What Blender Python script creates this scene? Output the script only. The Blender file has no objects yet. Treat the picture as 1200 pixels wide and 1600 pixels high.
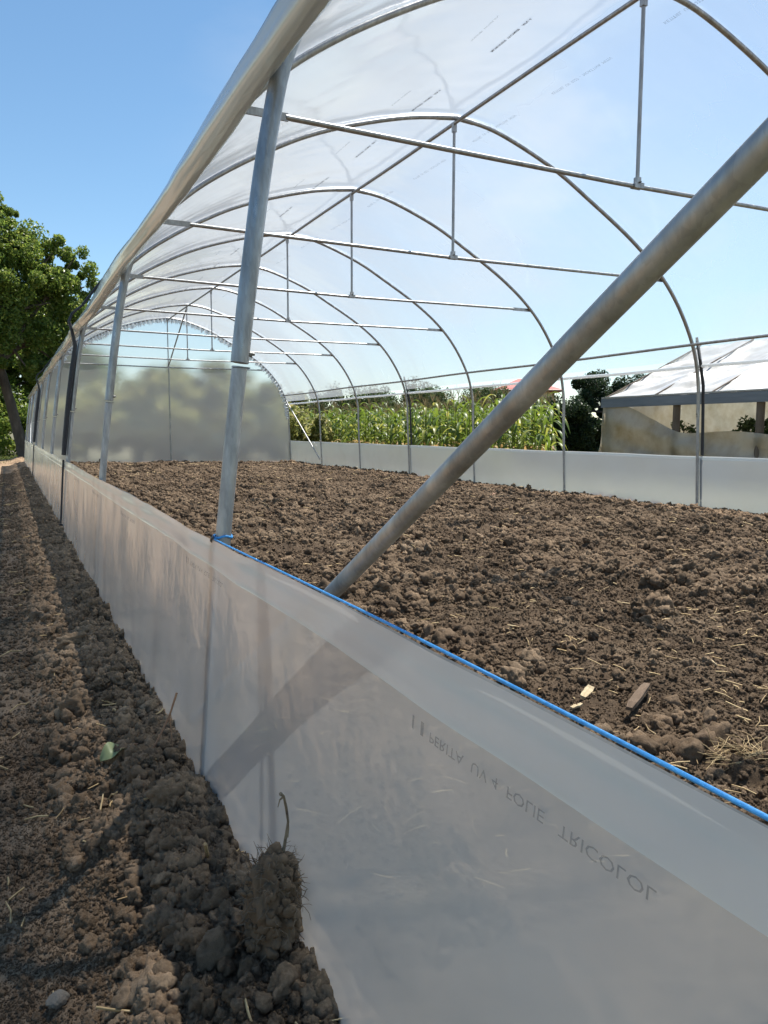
import bpy, bmesh, math, random
import numpy as np
from mathutils import Vector, Matrix, noise as mnoise

random.seed(4); RNG = np.random.default_rng(11)
SC = bpy.context.scene
COL = SC.collection

# ------------------------------------------------------------------ camera, sky, sun, exposure
cam_d = bpy.data.cameras.new('camera'); CAM = bpy.data.objects.new('camera', cam_d); COL.objects.link(CAM)
CAM.matrix_world = Matrix(((0.89909, 0.04339, -0.43561, 0.0), (-0.43776, 0.09497, -0.89406, 0.0),
                           (0.00257, 0.99453, 0.10438, 0.66), (0, 0, 0, 1)))
cam_d.sensor_width = 36; cam_d.lens = 27.11; cam_d.clip_start = 0.02; cam_d.clip_end = 1500
SC.camera = CAM
SUN_AZ, SUN_EL = math.radians(63), math.radians(66.5)          # azimuth clockwise from +Y
W = bpy.data.worlds.new('World'); SC.world = W; W.use_nodes = True
wn, wl = W.node_tree.nodes, W.node_tree.links; wn.clear()
sky = wn.new('ShaderNodeTexSky'); sky.sky_type = 'NISHITA'; sky.sun_disc = False
sky.sun_elevation = SUN_EL; sky.sun_rotation = SUN_AZ; sky.air_density = 1.0; sky.dust_density = 0.0; sky.ozone_density = 1.6; sky.altitude = 100
bg = wn.new('ShaderNodeBackground'); bg.inputs['Strength'].default_value = 0.078
wo = wn.new('ShaderNodeOutputWorld')
tc = wn.new('ShaderNodeTexCoord'); mp = wn.new('ShaderNodeMapping'); mp.inputs['Scale'].default_value = (2.0, 2.0, 5.0); mp.inputs['Location'].default_value = (3.1, 1.7, 0.4)
cn = wn.new('ShaderNodeTexNoise'); cn.inputs['Scale'].default_value = 1.6; cn.inputs['Detail'].default_value = 7; cn.inputs['Roughness'].default_value = 0.55
cr = wn.new('ShaderNodeMapRange'); cr.inputs['From Min'].default_value = 0.50; cr.inputs['From Max'].default_value = 0.75; cr.inputs['To Max'].default_value = 0.75
sx = wn.new('ShaderNodeSeparateXYZ')
mx = wn.new('ShaderNodeMapRange'); mx.inputs['From Min'].default_value = 0.15; mx.inputs['From Max'].default_value = 0.6     # the clouds stand to the east
mu = wn.new('ShaderNodeMath'); mu.operation = 'MULTIPLY'
cm = wn.new('ShaderNodeMix'); cm.data_type = 'RGBA'; cm.inputs['B'].default_value = (5.6, 6.1, 6.8, 1)
wl.new(tc.outputs['Generated'], mp.inputs['Vector']); wl.new(mp.outputs[0], cn.inputs['Vector']); wl.new(cn.outputs['Fac'], cr.inputs['Value'])
wl.new(tc.outputs['Generated'], sx.inputs[0]); wl.new(sx.outputs['X'], mx.inputs['Value'])
wl.new(cr.outputs[0], mu.inputs[0]); wl.new(mx.outputs[0], mu.inputs[1]); wl.new(mu.outputs[0], cm.inputs['Factor'])
hs_ = wn.new('ShaderNodeHueSaturation'); hs_.inputs['Hue'].default_value = 0.492; hs_.inputs['Saturation'].default_value = 1.08; hs_.inputs['Value'].default_value = 1.12
wl.new(sky.outputs[0], hs_.inputs['Color']); wl.new(hs_.outputs[0], cm.inputs['A']); wl.new(cm.outputs['Result'], bg.inputs['Color']); wl.new(bg.outputs[0], wo.inputs['Surface'])
sd = bpy.data.lights.new('sun', 'SUN'); sd.energy = 5.0; sd.angle = math.radians(0.55); sd.color = (1.0, 0.95, 0.87)
SUN = bpy.data.objects.new('sun', sd); COL.objects.link(SUN)
svec = Vector((math.sin(SUN_AZ) * math.cos(SUN_EL), math.cos(SUN_AZ) * math.cos(SUN_EL), math.sin(SUN_EL)))
SUN.rotation_euler = svec.to_track_quat('Z', 'Y').to_euler(); SUN.location = svec * 60
SC.view_settings.view_transform = 'Standard'; SC.view_settings.look = 'None'; SC.view_settings.gamma = 1; SC.view_settings.exposure = 0.9
SC.view_settings.use_curve_mapping = False
SC.render.engine = 'CYCLES'
cy = SC.cycles; cy.max_bounces = 10; cy.transparent_max_bounces = 24; cy.transmission_bounces = 8; cy.diffuse_bounces = 4; cy.glossy_bounces = 4
cy.use_denoising = True; cy.caustics_refractive = True; cy.caustics_reflective = False; cy.sample_clamp_indirect = 6

# ------------------------------------------------------------------ numpy noise
def h2(ix, iy, s):
    with np.errstate(over='ignore'):
        n = (ix.astype(np.int64) * 374761393 + iy.astype(np.int64) * 668265263 + s * 974711) & 0x7fffffff
        n = ((n ^ (n >> 13)) * 1274126177) & 0x7fffffff
        n = ((n ^ (n >> 16)) * 2246822519) & 0x7fffffff
    return (n & 0xfffff) / float(0xfffff)
def vn(x, y, s=0):
    ix, iy = np.floor(x), np.floor(y); fx, fy = x - ix, y - iy
    fx = fx * fx * fx * (fx * (fx * 6 - 15) + 10); fy = fy * fy * fy * (fy * (fy * 6 - 15) + 10)
    a, b = h2(ix, iy, s), h2(ix + 1, iy, s); c, d = h2(ix, iy + 1, s), h2(ix + 1, iy + 1, s)
    return (a + (b - a) * fx) * (1 - fy) + (c + (d - c) * fx) * fy
def fbm(x, y, s=0, o=4):
    t, a, f = 0, 0.5, 1.0
    for k in range(o):
        t = t + a * (vn(x * f, y * f, s + k * 17) - 0.5); a *= 0.5; f *= 2.03
    return t
def lumps(x, y, cell, s=0, fill=0.7):
    """rounded lumps of random size, one per cell at most: height in cells"""
    x, y = x / cell, y / cell; ix, iy = np.floor(x), np.floor(y); out = np.zeros_like(x)
    for dx in (-1, 0, 1):
        for dy in (-1, 0, 1):
            cx, cy_ = ix + dx, iy + dy
            px, py = cx + h2(cx, cy_, s), cy_ + h2(cx, cy_, s + 1)
            r = 0.25 + 0.5 * h2(cx, cy_, s + 2); r = np.where(h2(cx, cy_, s + 3) < fill, r, 0.001)
            d2 = ((x - px) ** 2 + (y - py) ** 2) / (r * r)
            out = np.maximum(out, np.sqrt(np.clip(1 - d2, 0, 1)) * r)
    return out
def sstep(a, b, x):
    t = np.clip((x - a) / (b - a), 0, 1); return t * t * (3 - 2 * t)

# ------------------------------------------------------------------ object helpers
def link(o, parent=None):
    COL.objects.link(o)
    if parent is not None: o.parent = parent
    return o
def tag(o, label=None, cat=None, group=None, kind=None):
    if label: o['label'] = label
    if cat: o['category'] = cat
    if group: o['group'] = group
    if kind: o['kind'] = kind
    return o
def empty(name, loc=(0, 0, 0), rz=0.0):
    o = bpy.data.objects.new(name, None); o.location = loc; o.rotation_euler = (0, 0, rz); o.empty_display_size = 0.1
    return link(o)
class MB:
    def __init__(s): s.v, s.f = [], []
    def tube(s, pts, r, n=10, cap=True, flat=None):
        pts = [Vector(p) for p in pts]; m = len(pts); rs = r if hasattr(r, '__len__') else [r] * m
        b0 = len(s.v); up = None
        for i, p in enumerate(pts):
            t = (pts[min(i + 1, m - 1)] - pts[max(i - 1, 0)]).normalized()
            if up is None:
                up = t.orthogonal().normalized() if flat is None else Vector(flat)
            u = (up - t * up.dot(t)).normalized(); w = t.cross(u); up = u
            for k in range(n):
                a = 2 * math.pi * k / n
                s.v.append(p + (u * math.cos(a) + w * math.sin(a)) * rs[i])
        for i in range(m - 1):
            for k in range(n):
                a, b = b0 + i * n + k, b0 + i * n + (k + 1) % n
                s.f.append((a, b, b + n, a + n))
        if cap:
            s.f.append(tuple(b0 + k for k in reversed(range(n)))); s.f.append(tuple(b0 + (m - 1) * n + k for k in range(n)))
        return s
    def box(s, c, d, mat=None):
        b0 = len(s.v); c = Vector(c); d = Vector(d) / 2
        for z in (-1, 1):
            for x, y in ((-1, -1), (1, -1), (1, 1), (-1, 1)):
                q = Vector((x * d.x, y * d.y, z * d.z)); q = mat @ q if mat is not None else q
                s.v.append(c + q)
        for f in ((3, 2, 1, 0), (4, 5, 6, 7), (0, 1, 5, 4), (1, 2, 6, 5), (2, 3, 7, 6), (3, 0, 4, 7)): s.f.append(tuple(b0 + k for k in f))
        return s
    def strip(s, L, R):
        b0 = len(s.v)
        for a, b in zip(L, R): s.v += [Vector(a), Vector(b)]
        for i in range(len(L) - 1): s.f.append((b0 + 2 * i, b0 + 2 * i + 1, b0 + 2 * i + 3, b0 + 2 * i + 2))
        return s
    def mesh(s, name, mat, smooth=True):
        me = bpy.data.meshes.new(name); me.from_pydata([tuple(v) for v in s.v], [], s.f)
        me.materials.append(mat)
        me.polygons.foreach_set('use_smooth', [smooth] * len(me.polygons)); me.update()
        if smooth: me.set_sharp_from_angle(angle=math.radians(45))
        return me
    def build(s, name, mat, parent=None, smooth=True):
        return link(bpy.data.objects.new(name, s.mesh(name, mat, smooth)), parent)
def np_mesh(name, verts, quads, mat, smooth=True):
    me = bpy.data.meshes.new(name); verts = np.asarray(verts, np.float32); quads = np.asarray(quads, np.int32); k = quads.shape[1]
    me.vertices.add(len(verts)); me.vertices.foreach_set('co', verts.ravel())
    me.loops.add(quads.size); me.loops.foreach_set('vertex_index', quads.ravel())
    me.polygons.add(len(quads)); me.polygons.foreach_set('loop_start', np.arange(0, quads.size, k, dtype=np.int32))
    me.polygons.foreach_set('use_smooth', np.full(len(quads), smooth)); me.materials.append(mat); me.update(calc_edges=True)
    return me
def grid_mesh(name, G, mat, smooth=True):
    """G: (rows, cols, 3)"""
    r, c = G.shape[:2]; i = np.arange(r * c).reshape(r, c)
    q = np.stack([i[:-1, :-1], i[:-1, 1:], i[1:, 1:], i[1:, :-1]], -1).reshape(-1, 4)
    return np_mesh(name, G.reshape(-1, 3), q, mat, smooth)

# ------------------------------------------------------------------ materials
def mat_new(name):
    m = bpy.data.materials.new(name); m.use_nodes = True; n = m.node_tree.nodes; n.clear()
    return m, n, m.node_tree.links, n.new('ShaderNodeOutputMaterial')
def noise_node(n, l, scale, detail=4, rough=0.55, coord='Object', stretch=None):
    t = n.new('ShaderNodeTexCoord'); x = n.new('ShaderNodeTexNoise'); x.inputs['Scale'].default_value = scale
    x.inputs['Detail'].default_value = detail; x.inputs['Roughness'].default_value = rough; src = t.outputs[coord]
    if stretch:
        p = n.new('ShaderNodeMapping'); p.inputs['Scale'].default_value = stretch; l.new(src, p.inputs[0]); src = p.outputs[0]
    l.new(src, x.inputs['Vector']); return x
def ramp(n, l, src, stops):
    r = n.new('ShaderNodeValToRGB'); e = r.color_ramp.elements
    while len(e) < len(stops): e.new(0.5)
    for k, (p, c) in enumerate(stops): e[k].position = p; e[k].color = (*c, 1)
    l.new(src, r.inputs[0]); return r
def bump(n, l, src, strength, dist):
    b = n.new('ShaderNodeBump'); b.inputs['Strength'].default_value = strength; b.inputs['Distance'].default_value = dist
    l.new(src, b.inputs['Height']); return b
def pbr(name, stops, scale=8, rough=0.7, metal=0.0, bs=0.3, bd=0.003, stretch=None, coord='Object', bscale=None, spec=0.5):
    m, n, l, o = mat_new(name); p = n.new('ShaderNodeBsdfPrincipled'); x = noise_node(n, l, scale, 6, 0.6, coord, stretch)
    r = ramp(n, l, x.outputs['Fac'], stops); l.new(r.outputs[0], p.inputs['Base Color'])
    p.inputs['Roughness'].default_value = rough; p.inputs['Metallic'].default_value = metal; p.inputs['Specular IOR Level'].default_value = spec
    y = noise_node(n, l, bscale or scale * 4, 6, 0.65, coord, stretch); b = bump(n, l, y.outputs['Fac'], bs, bd)
    l.new(b.outputs[0], p.inputs['Normal']); l.new(p.outputs[0], o.inputs[0])
    if metal > .5:
        rv = noise_node(n, l, 55, 5, 0.7, coord, (1, 1, .2)); rr = n.new('ShaderNodeMapRange'); rr.inputs['From Min'].default_value = .3; rr.inputs['From Max'].default_value = .7
        rr.inputs['To Min'].default_value = rough - .1; rr.inputs['To Max'].default_value = rough + .22; l.new(rv.outputs['Fac'], rr.inputs['Value']); l.new(rr.outputs[0], p.inputs['Roughness'])
        vo = n.new('ShaderNodeTexVoronoi'); vo.inputs['Scale'].default_value = 220; l.new(x.inputs['Vector'].links[0].from_socket, vo.inputs['Vector'])
        sm = n.new('ShaderNodeMix'); sm.data_type = 'RGBA'; sm.blend_type = 'SOFT_LIGHT'; sm.inputs['Factor'].default_value = 0.16; l.new(r.outputs[0], sm.inputs['A']); l.new(vo.outputs['Color'], sm.inputs['B'])
        bw = n.new('ShaderNodeRGBToBW'); l.new(sm.outputs['Result'], bw.inputs[0]); l.new(bw.outputs[0], p.inputs['Base Color'])
    return m
def leaf_mat(name, cols, trans=0.45, rough=0.45):
    m, n, l, o = mat_new(name); g = n.new('ShaderNodeNewGeometry')
    r = ramp(n, l, g.outputs['Random Per Island'], cols)
    p = n.new('ShaderNodeBsdfPrincipled'); p.inputs['Roughness'].default_value = rough; p.inputs['Specular IOR Level'].default_value = 0.4
    t = n.new('ShaderNodeBsdfTranslucent'); mx_ = n.new('ShaderNodeMixShader'); mx_.inputs[0].default_value = trans
    hs = n.new('ShaderNodeHueSaturation'); hs.inputs['Value'].default_value = 1.5; hs.inputs['Hue'].default_value = 0.485; l.new(r.outputs[0], hs.inputs['Color'])
    l.new(r.outputs[0], p.inputs['Base Color']); l.new(hs.outputs[0], t.inputs[0])
    l.new(p.outputs[0], mx_.inputs[1]); l.new(t.outputs[0], mx_.inputs[2]); l.new(mx_.outputs[0], o.inputs[0]); return m
def film_mat(name, clear, blur, trans, diff, tint=(.93, .95, .96), gloss_rough=0.12, blur_rough=0.4, blur_ior=1.12, wr=(0.25, 0.004), wscale=3.0, stretch=None, gloss=1.0, dust=0.0, cmin=0.12, obl=1.0, base=(.84, .86, .87)):
    """thin polythene: what goes straight through falls with the length of the way through the sheet (Beer-Lambert), the rest is scattered"""
    m, n, l, o = mat_new(name)
    geo = n.new('ShaderNodeNewGeometry'); dot = n.new('ShaderNodeVectorMath'); dot.operation = 'DOT_PRODUCT'
    l.new(geo.outputs['Normal'], dot.inputs[0]); l.new(geo.outputs['Incoming'], dot.inputs[1])
    ab = n.new('ShaderNodeMath'); ab.operation = 'ABSOLUTE'; l.new(dot.outputs['Value'], ab.inputs[0])
    mxm = n.new('ShaderNodeMath'); mxm.operation = 'MAXIMUM'; l.new(ab.outputs[0], mxm.inputs[0]); mxm.inputs[1].default_value = cmin
    dv = n.new('ShaderNodeMath'); dv.operation = 'POWER'; dv.inputs[1].default_value = -obl; l.new(mxm.outputs[0], dv.inputs[0])
    pw = n.new('ShaderNodeMath'); pw.operation = 'POWER'; pw.inputs[0].default_value = clear; l.new(dv.outputs[0], pw.inputs[1])
    nz = noise_node(n, l, wscale, 4, 0.55, 'Object', stretch); b = bump(n, l, nz.outputs['Fac'], wr[0], wr[1])
    tr = n.new('ShaderNodeBsdfTransparent'); tr.inputs[0].default_value = (*tint, 1)
    rf = n.new('ShaderNodeBsdfRefraction'); rf.inputs['Color'].default_value = (*tint, 1); rf.inputs['Roughness'].default_value = blur_rough; rf.inputs['IOR'].default_value = blur_ior
    tl = n.new('ShaderNodeBsdfTranslucent'); tl.inputs[0].default_value = (.88, .9, .91, 1)
    df = n.new('ShaderNodeBsdfDiffuse'); df.inputs[0].default_value = (.82, .84, .85, 1)
    df.inputs[0].default_value = (*base, 1); tl.inputs[0].default_value = (*base, 1)
    if dust > 0:
        dn = noise_node(n, l, 2.2, 7, 0.62); dr = ramp(n, l, dn.outputs['Fac'], [(.38, base), (.72, tuple(max(.02, c * (1 - k * dust)) for c, k in zip(base, (.33, .42, .55))))])
        l.new(dr.outputs[0], df.inputs[0]); l.new(dr.outputs[0], tl.inputs[0])
    tot = blur + trans + diff
    m1 = n.new('ShaderNodeMixShader'); m1.inputs[0].default_value = diff / (trans + diff); l.new(tl.outputs[0], m1.inputs[1]); l.new(df.outputs[0], m1.inputs[2])
    m2 = n.new('ShaderNodeMixShader'); m2.inputs[0].default_value = (trans + diff) / tot; l.new(rf.outputs[0], m2.inputs[1]); l.new(m1.outputs[0], m2.inputs[2])
    m3 = n.new('ShaderNodeMixShader'); l.new(pw.outputs[0], m3.inputs[0]); l.new(m2.outputs[0], m3.inputs[1]); l.new(tr.outputs[0], m3.inputs[2])
    gl = n.new('ShaderNodeBsdfGlossy'); gl.inputs['Roughness'].default_value = gloss_rough; gl.inputs['Color'].default_value = (gloss, gloss, gloss, 1); l.new(b.outputs[0], gl.inputs['Normal'])
    fr = n.new('ShaderNodeFresnel'); fr.inputs['IOR'].default_value = 1.5; l.new(b.outputs[0], fr.inputs['Normal'])
    # the Fresnel node turns inside out on the back of a sheet: use the front-side value for both faces
    inv = n.new('ShaderNodeMath'); inv.operation = 'SUBTRACT'; inv.inputs[0].default_value = 1.0; l.new(ab.outputs[0], inv.inputs[1])
    p5 = n.new('ShaderNodeMath'); p5.operation = 'POWER'; p5.inputs[1].default_value = 4.0; l.new(inv.outputs[0], p5.inputs[0])
    sc_ = n.new('ShaderNodeMath'); sc_.operation = 'MULTIPLY_ADD'; sc_.inputs[1].default_value = 0.75; sc_.inputs[2].default_value = 0.07; l.new(p5.outputs[0], sc_.inputs[0])
    m4 = n.new('ShaderNodeMixShader'); l.new(sc_.outputs[0], m4.inputs[0]); l.new(m3.outputs[0], m4.inputs[1]); l.new(gl.outputs[0], m4.inputs[2])
    l.new(m4.outputs[0], o.inputs[0]); return m

M = {}
M['steel'] = pbr('galvanised_steel', [(.3, (.24, .25, .25)), (.55, (.35, .36, .36)), (.75, (.46, .47, .47))], 30, 0.36, 0.85, 0.12, 0.001, (1, 1, .25), bscale=90)
M['old_steel'] = pbr('weathered_galvanised_steel', [(.3, (.27, .28, .265)), (.55, (.40, .41, .39)), (.75, (.54, .55, .53))], 22, 0.48, 0.75, 0.25, 0.001, (1, 1, .3), bscale=70)
M['bolt'] = pbr('bolt_steel', [(.3, (.1, .1, .1)), (.7, (.25, .25, .25))], 40, 0.4, 0.9)
M['black'] = pbr('black_rubber', [(.3, (.012, .013, .016)), (.7, (.03, .032, .04))], 60, 0.55)
M['blue'] = pbr('blue_cord', [(.3, (.04, .30, .72)), (.7, (.10, .44, .88))], 120, 0.5, 0, 0.5, 0.001)
M['roof'] = film_mat('clear_polythene', 0.84, 0.30, 0.42, 0.28, obl=1.5, base=(.76, .81, .86), wr=(0.35, 0.01), wscale=2.2)
M['edge'] = film_mat('rolled_polythene', 0.10, 0.1, 0.45, 0.45, gloss_rough=0.2, wr=(0.5, 0.01), wscale=7, stretch=(1, .35, 1))
M['roll'] = film_mat('rolled_up_polythene', 0.45, 0.02, 0.25, 0.73, cmin=0.7, tint=(.8, .78, .7), gloss_rough=0.18, wr=(0.5, 0.012), wscale=6, stretch=(1, .3, 1), dust=0.2, base=(.46, .49, .50))
M['skirt'] = film_mat('milky_polythene', 0.42, 0.48, 0.30, 0.22, cmin=0.6, tint=(.86, .94, 1.0), gloss_rough=0.2, blur_rough=0.33, blur_ior=1.15, wr=(0.6, 0.02), wscale=3.5, dust=0.22, base=(.80, .86, .91))
M['skirt2'] = film_mat('far_milky_polythene', 0.08, 0.55, 0.16, 0.29, tint=(.8, .88, .92), base=(.74, .79, .83), dust=.15, gloss_rough=0.15, blur_rough=0.4, blur_ior=1.15, wr=(0.5, 0.02), wscale=2.0)
M['hem'] = film_mat('folded_polythene', 0.05, 0.5, 0.28, 0.22, gloss_rough=0.2, blur_rough=0.4, blur_ior=1.15, wr=(0.35, 0.01), wscale=3, stretch=(1, .2, 1))
M['endfilm'] = film_mat('gable_polythene', 0.10, 0.66, 0.16, 0.18, gloss_rough=0.15, blur_rough=0.40, blur_ior=1.15, wr=(0.3, 0.01), wscale=1.5)
M['ink'] = pbr('grey_ink', [(.3, (.03, .03, .035)), (.7, (.06, .06, .065))], 50, 0.6)
M['softink'] = pbr('pale_ink', [(.3, (.12, .13, .14)), (.7, (.2, .21, .22))], 50, 0.6)
_n = M['softink'].node_tree.nodes; [setattr(_x.inputs['Alpha'], 'default_value', 0.5) for _x in _n if _x.type == 'BSDF_PRINCIPLED']

def soil_mat(name, dry=0.0, s1=2.3, s2=60, s3=130, bd=0.006):
    m, n, l, o = mat_new(name); p = n.new('ShaderNodeBsdfPrincipled'); p.inputs['Roughness'].default_value = 0.95; p.inputs['Specular IOR Level'].default_value = 0.15
    a = noise_node(n, l, 3.2, 7, 0.62); gp = n.new('ShaderNodeNewGeometry'); l.new(gp.outputs['Position'], a.inputs['Vector']); b2 = noise_node(n, l, s2, 8, 0.7)
    d = dry
    r1 = ramp(n, l, a.outputs['Fac'], [(.3, (.078 + d * .055, .053 + d * .038, .035 + d * .024)), (.52, (.142 + d * .09, .098 + d * .062, .063 + d * .039)), (.72, (.225 + d * .11, .163 + d * .078, .108 + d * .05))])
    r2 = ramp(n, l, b2.outputs['Fac'], [(.3, (.6, .58, .56)), (.55, (1, 1, 1)), (.75, (1.35, 1.3, 1.22))])
    mm = n.new('ShaderNodeMix'); mm.data_type = 'RGBA'; mm.blend_type = 'MULTIPLY'; mm.inputs['Factor'].default_value = 1
    l.new(r1.outputs[0], mm.inputs['A']); l.new(r2.outputs[0], mm.inputs['B'])
    oi = n.new('ShaderNodeObjectInfo'); hr = n.new('ShaderNodeMapRange'); hr.inputs['To Min'].default_value = 0.75; hr.inputs['To Max'].default_value = 1.25
    l.new(oi.outputs['Random'], hr.inputs['Value']); vm = n.new('ShaderNodeVectorMath'); vm.operation = 'SCALE'
    l.new(mm.outputs['Result'], vm.inputs[0]); l.new(hr.outputs[0], vm.inputs['Scale']); l.new(vm.outputs[0], p.inputs['Base Color'])
    y = noise_node(n, l, s3, 9, 0.75); bp = bump(n, l, y.outputs['Fac'], 1.0, bd)
    l.new(bp.outputs[0], p.inputs['Normal']); l.new(p.outputs[0], o.inputs[0]); return m
M['soil'] = soil_mat('tilled_soil', 0.0); M['drysoil'] = soil_mat('dry_soil', 1.25)
M['crumb'] = soil_mat('soil_crumb', 0.4, 0.6, 2.5, 4.0, 0.004)
M['drycrumb'] = soil_mat('dry_soil_crumb', 1.0, 0.6, 2.5, 4.0, 0.004)
M['ground'] = pbr('field_ground', [(.3, (.06, .06, .028)), (.5, (.11, .10, .05)), (.7, (.16, .13, .08))], 0.6, 0.95, 0, 0.6, 0.03, bscale=14)
M['straw'] = pbr('dry_straw', [(.3, (.30, .19, .085)), (.5, (.44, .30, .14)), (.7, (.60, .45, .24))], 40, 0.7)
M['palewood'] = pbr('split_wood', [(.3, (.42, .3, .16)), (.7, (.6, .47, .28))], 30, 0.75, stretch=(1, 6, 1))
M['bark'] = pbr('bark', [(.3, (.05, .04, .03)), (.55, (.10, .08, .06)), (.75, (.17, .14, .11))], 9, 0.9, 0, 0.9, 0.02, (1, 1, .3))
M['root'] = pbr('fine_roots', [(.3, (.07, .05, .033)), (.7, (.20, .145, .095))], 60, 0.9)
M['twig'] = pbr('reddish_twig', [(.3, (.22, .10, .05)), (.7, (.42, .24, .13))], 60, 0.7)
M['rotten'] = pbr('rotten_wood', [(.3, (.08, .05, .03)), (.55, (.16, .105, .065)), (.75, (.27, .19, .12))], 25, 0.9, 0, 0.9, 0.006, (.15, 1, 1), bscale=60)
M['twig2'] = pbr('withered_stem', [(.3, (.09, .065, .045)), (.6, (.28, .22, .14)), (.8, (.4, .32, .2))], 90, 0.85, bs=.8)
M['stone'] = pbr('dusty_stone', [(.3, (.17, .14, .11)), (.7, (.28, .24, .19))], 30, 0.9, 0, 0.6, 0.004, bscale=60)
M['greyclod'] = pbr('grey_hard_clod', [(.3, (.20, .155, .11)), (.7, (.34, .27, .195))], 45, 0.95, 0, 1.0, 0.006, bscale=120, spec=0.15)
M['paleleaf'] = leaf_mat('pale_leaf', [(0, (.25, .3, .14)), (1, (.3, .34, .17))], 0.3)

# ------------------------------------------------------------------ ground
def path_z(x, y):
    wall = sstep(-0.02, 0.24, x + 0.06 * fbm(x * 0 + 7, y * 2.3, 5, 3))
    z = -0.055 + 0.058 * wall + 0.03 * fbm(x * 5, y * 5, 3, 3)
    amp = 0.35 + 0.65 * wall
    near = 1.0
    wx, wy = x + .03 * fbm(x * 25, y * 25, 71, 3), y + .03 * fbm(x * 25, y * 25, 73, 3)
    z = z + amp * (0.45 * 0.10 * lumps(wx, wy, 0.10, 21, 0.18) + 0.4 * 0.04 * lumps(wx, wy, 0.04, 31, 0.3)) + 0.4 * 0.014 * lumps(x, y, 0.014, 41, 0.6)
    return z + (0.4 + .6 * wall) * (0.022 * fbm(x * 28, y * 28, 10, 3) + 0.014 * fbm(x * 75, y * 75, 9, 3))
def bed_z(x, y):
    z = -0.03 - 0.055 * sstep(0.5, 6.0, x) + 0.07 * fbm(x * 1.3, y * 1.3, 13, 3) + 0.03 * fbm(x * 6, y * 6, 14, 3)
    wx, wy = x + .05 * fbm(x * 16, y * 16, 72, 3), y + .05 * fbm(x * 16, y * 16, 74, 3)
    q = 0.3 + 1.1 * sstep(.35, .75, vn(x * 2.1, y * 2.1, 95))
    z = z + q * (0.36 * 0.15 * lumps(wx, wy, 0.15, 51, 0.18) + 0.36 * 0.06 * lumps(wx, wy, 0.06, 61, 0.28)) + 0.4 * 0.026 * lumps(x, y, 0.026, 81, 0.5)
    return z + 0.035 * fbm(x * 16, y * 16, 16, 3) + 0.022 * fbm(x * 45, y * 45, 15, 3)
def geo_space(a, b, k, mn=0.0):
    ys = [a]
    while ys[-1] < b: ys.append(ys[-1] + max(mn, k * ys[-1]))
    return np.array(ys)
def terrain(name, xs, ys, fz, mat, kind='structure'):
    X, Y = np.meshgrid(xs, ys); Z = fz(X, Y)
    o = link(bpy.data.objects.new(name, grid_mesh(name, np.stack([X, Y, Z], -1), mat))); o['kind'] = kind; return o
gx = np.concatenate([np.linspace(-600, -30, 12), np.linspace(-25, 60, 60), np.linspace(70, 600, 12)])
gy = np.concatenate([np.linspace(-100, -10, 8), np.linspace(-5, 80, 60), np.linspace(90, 800, 14)])
terrain('ground', gx, gy, lambda x, y: -0.2 + 0.10 * fbm(x * .4, y * .4, 2, 3) * 0.5, M['ground'])
xs = np.concatenate([-0.45 - np.geomspace(1.6, 0.012, 24), np.arange(-0.44, 0.345, 0.0038)])
terrain('soil_path', xs, geo_space(0.45, 21, 0.0042), path_z, M['drysoil'])
terrain('soil_bed', np.concatenate([np.arange(0.335, 3.2, 0.0095), np.arange(3.2, 6.2, 0.014)]), geo_space(0.55, 18.2, 0.0062), bed_z, M['soil'])

# crumbs of earth: nobody could count them
def clod_mesh(seed, sub, squash=1.0, rough=0.32, mat=None, name='clod'):
    bm = bmesh.new(); bmesh.ops.create_icosphere(bm, subdivisions=sub, radius=1.0)
    off = Vector((seed * 3.7, seed * 1.3, seed * 2.1)); ax = [random.uniform(.72, 1.2), random.uniform(.72, 1.2), random.uniform(.6, .95) * squash]
    for v in bm.verts:
        n = v.co.normalized()
        F = mnoise.voronoi(n * 2.6 + off)[0]; F2 = mnoise.voronoi(n * 5.5 + off)[0]
        d = 0.92 + rough * (.55 * (.5 - F[0]) + .30 * (.45 - F2[0])) * 1.2 + rough * 1.1 * mnoise.noise(n * 1.3 + off) + rough * 0.8 * mnoise.noise(n * 3.1 + off) + rough * 0.45 * mnoise.noise(n * 7 + off)
        # facets knocked off by planes
        for k in range(4):
            q = Vector((math.sin(seed * 9 + k * 2.1), math.cos(seed * 5 + k * 3.3), math.sin(seed * 2 + k * 1.7))).normalized()
            t = n.dot(q)
            if t * d > 0.78: d = 0.78 / t + (d - 0.78 / t) * 0.25
        v.co = Vector((n.x * ax[0], n.y * ax[1], n.z * ax[2])) * d
    me = bpy.data.meshes.new(name); bm.to_mesh(me); bm.free(); me.materials.append(mat or M['crumb'])
    me.polygons.foreach_set('use_smooth', [True] * len(me.polygons)); return me
clods = bpy.data.collections.new('clod_shapes')
for k in range(9):
    clods.objects.link(bpy.data.objects.new('clod_shape', clod_mesh(k + 1, 4 if k < 4 else 3, 1.0, 0.5)))
dry_clods = bpy.data.collections.new('dry_clod_shapes')
for ob_ in list(clods.objects):
    d_ = ob_.data.copy(); d_.materials[0] = M['drycrumb']; dry_clods.objects.link(bpy.data.objects.new('dry_clod_shape', d_))
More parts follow.
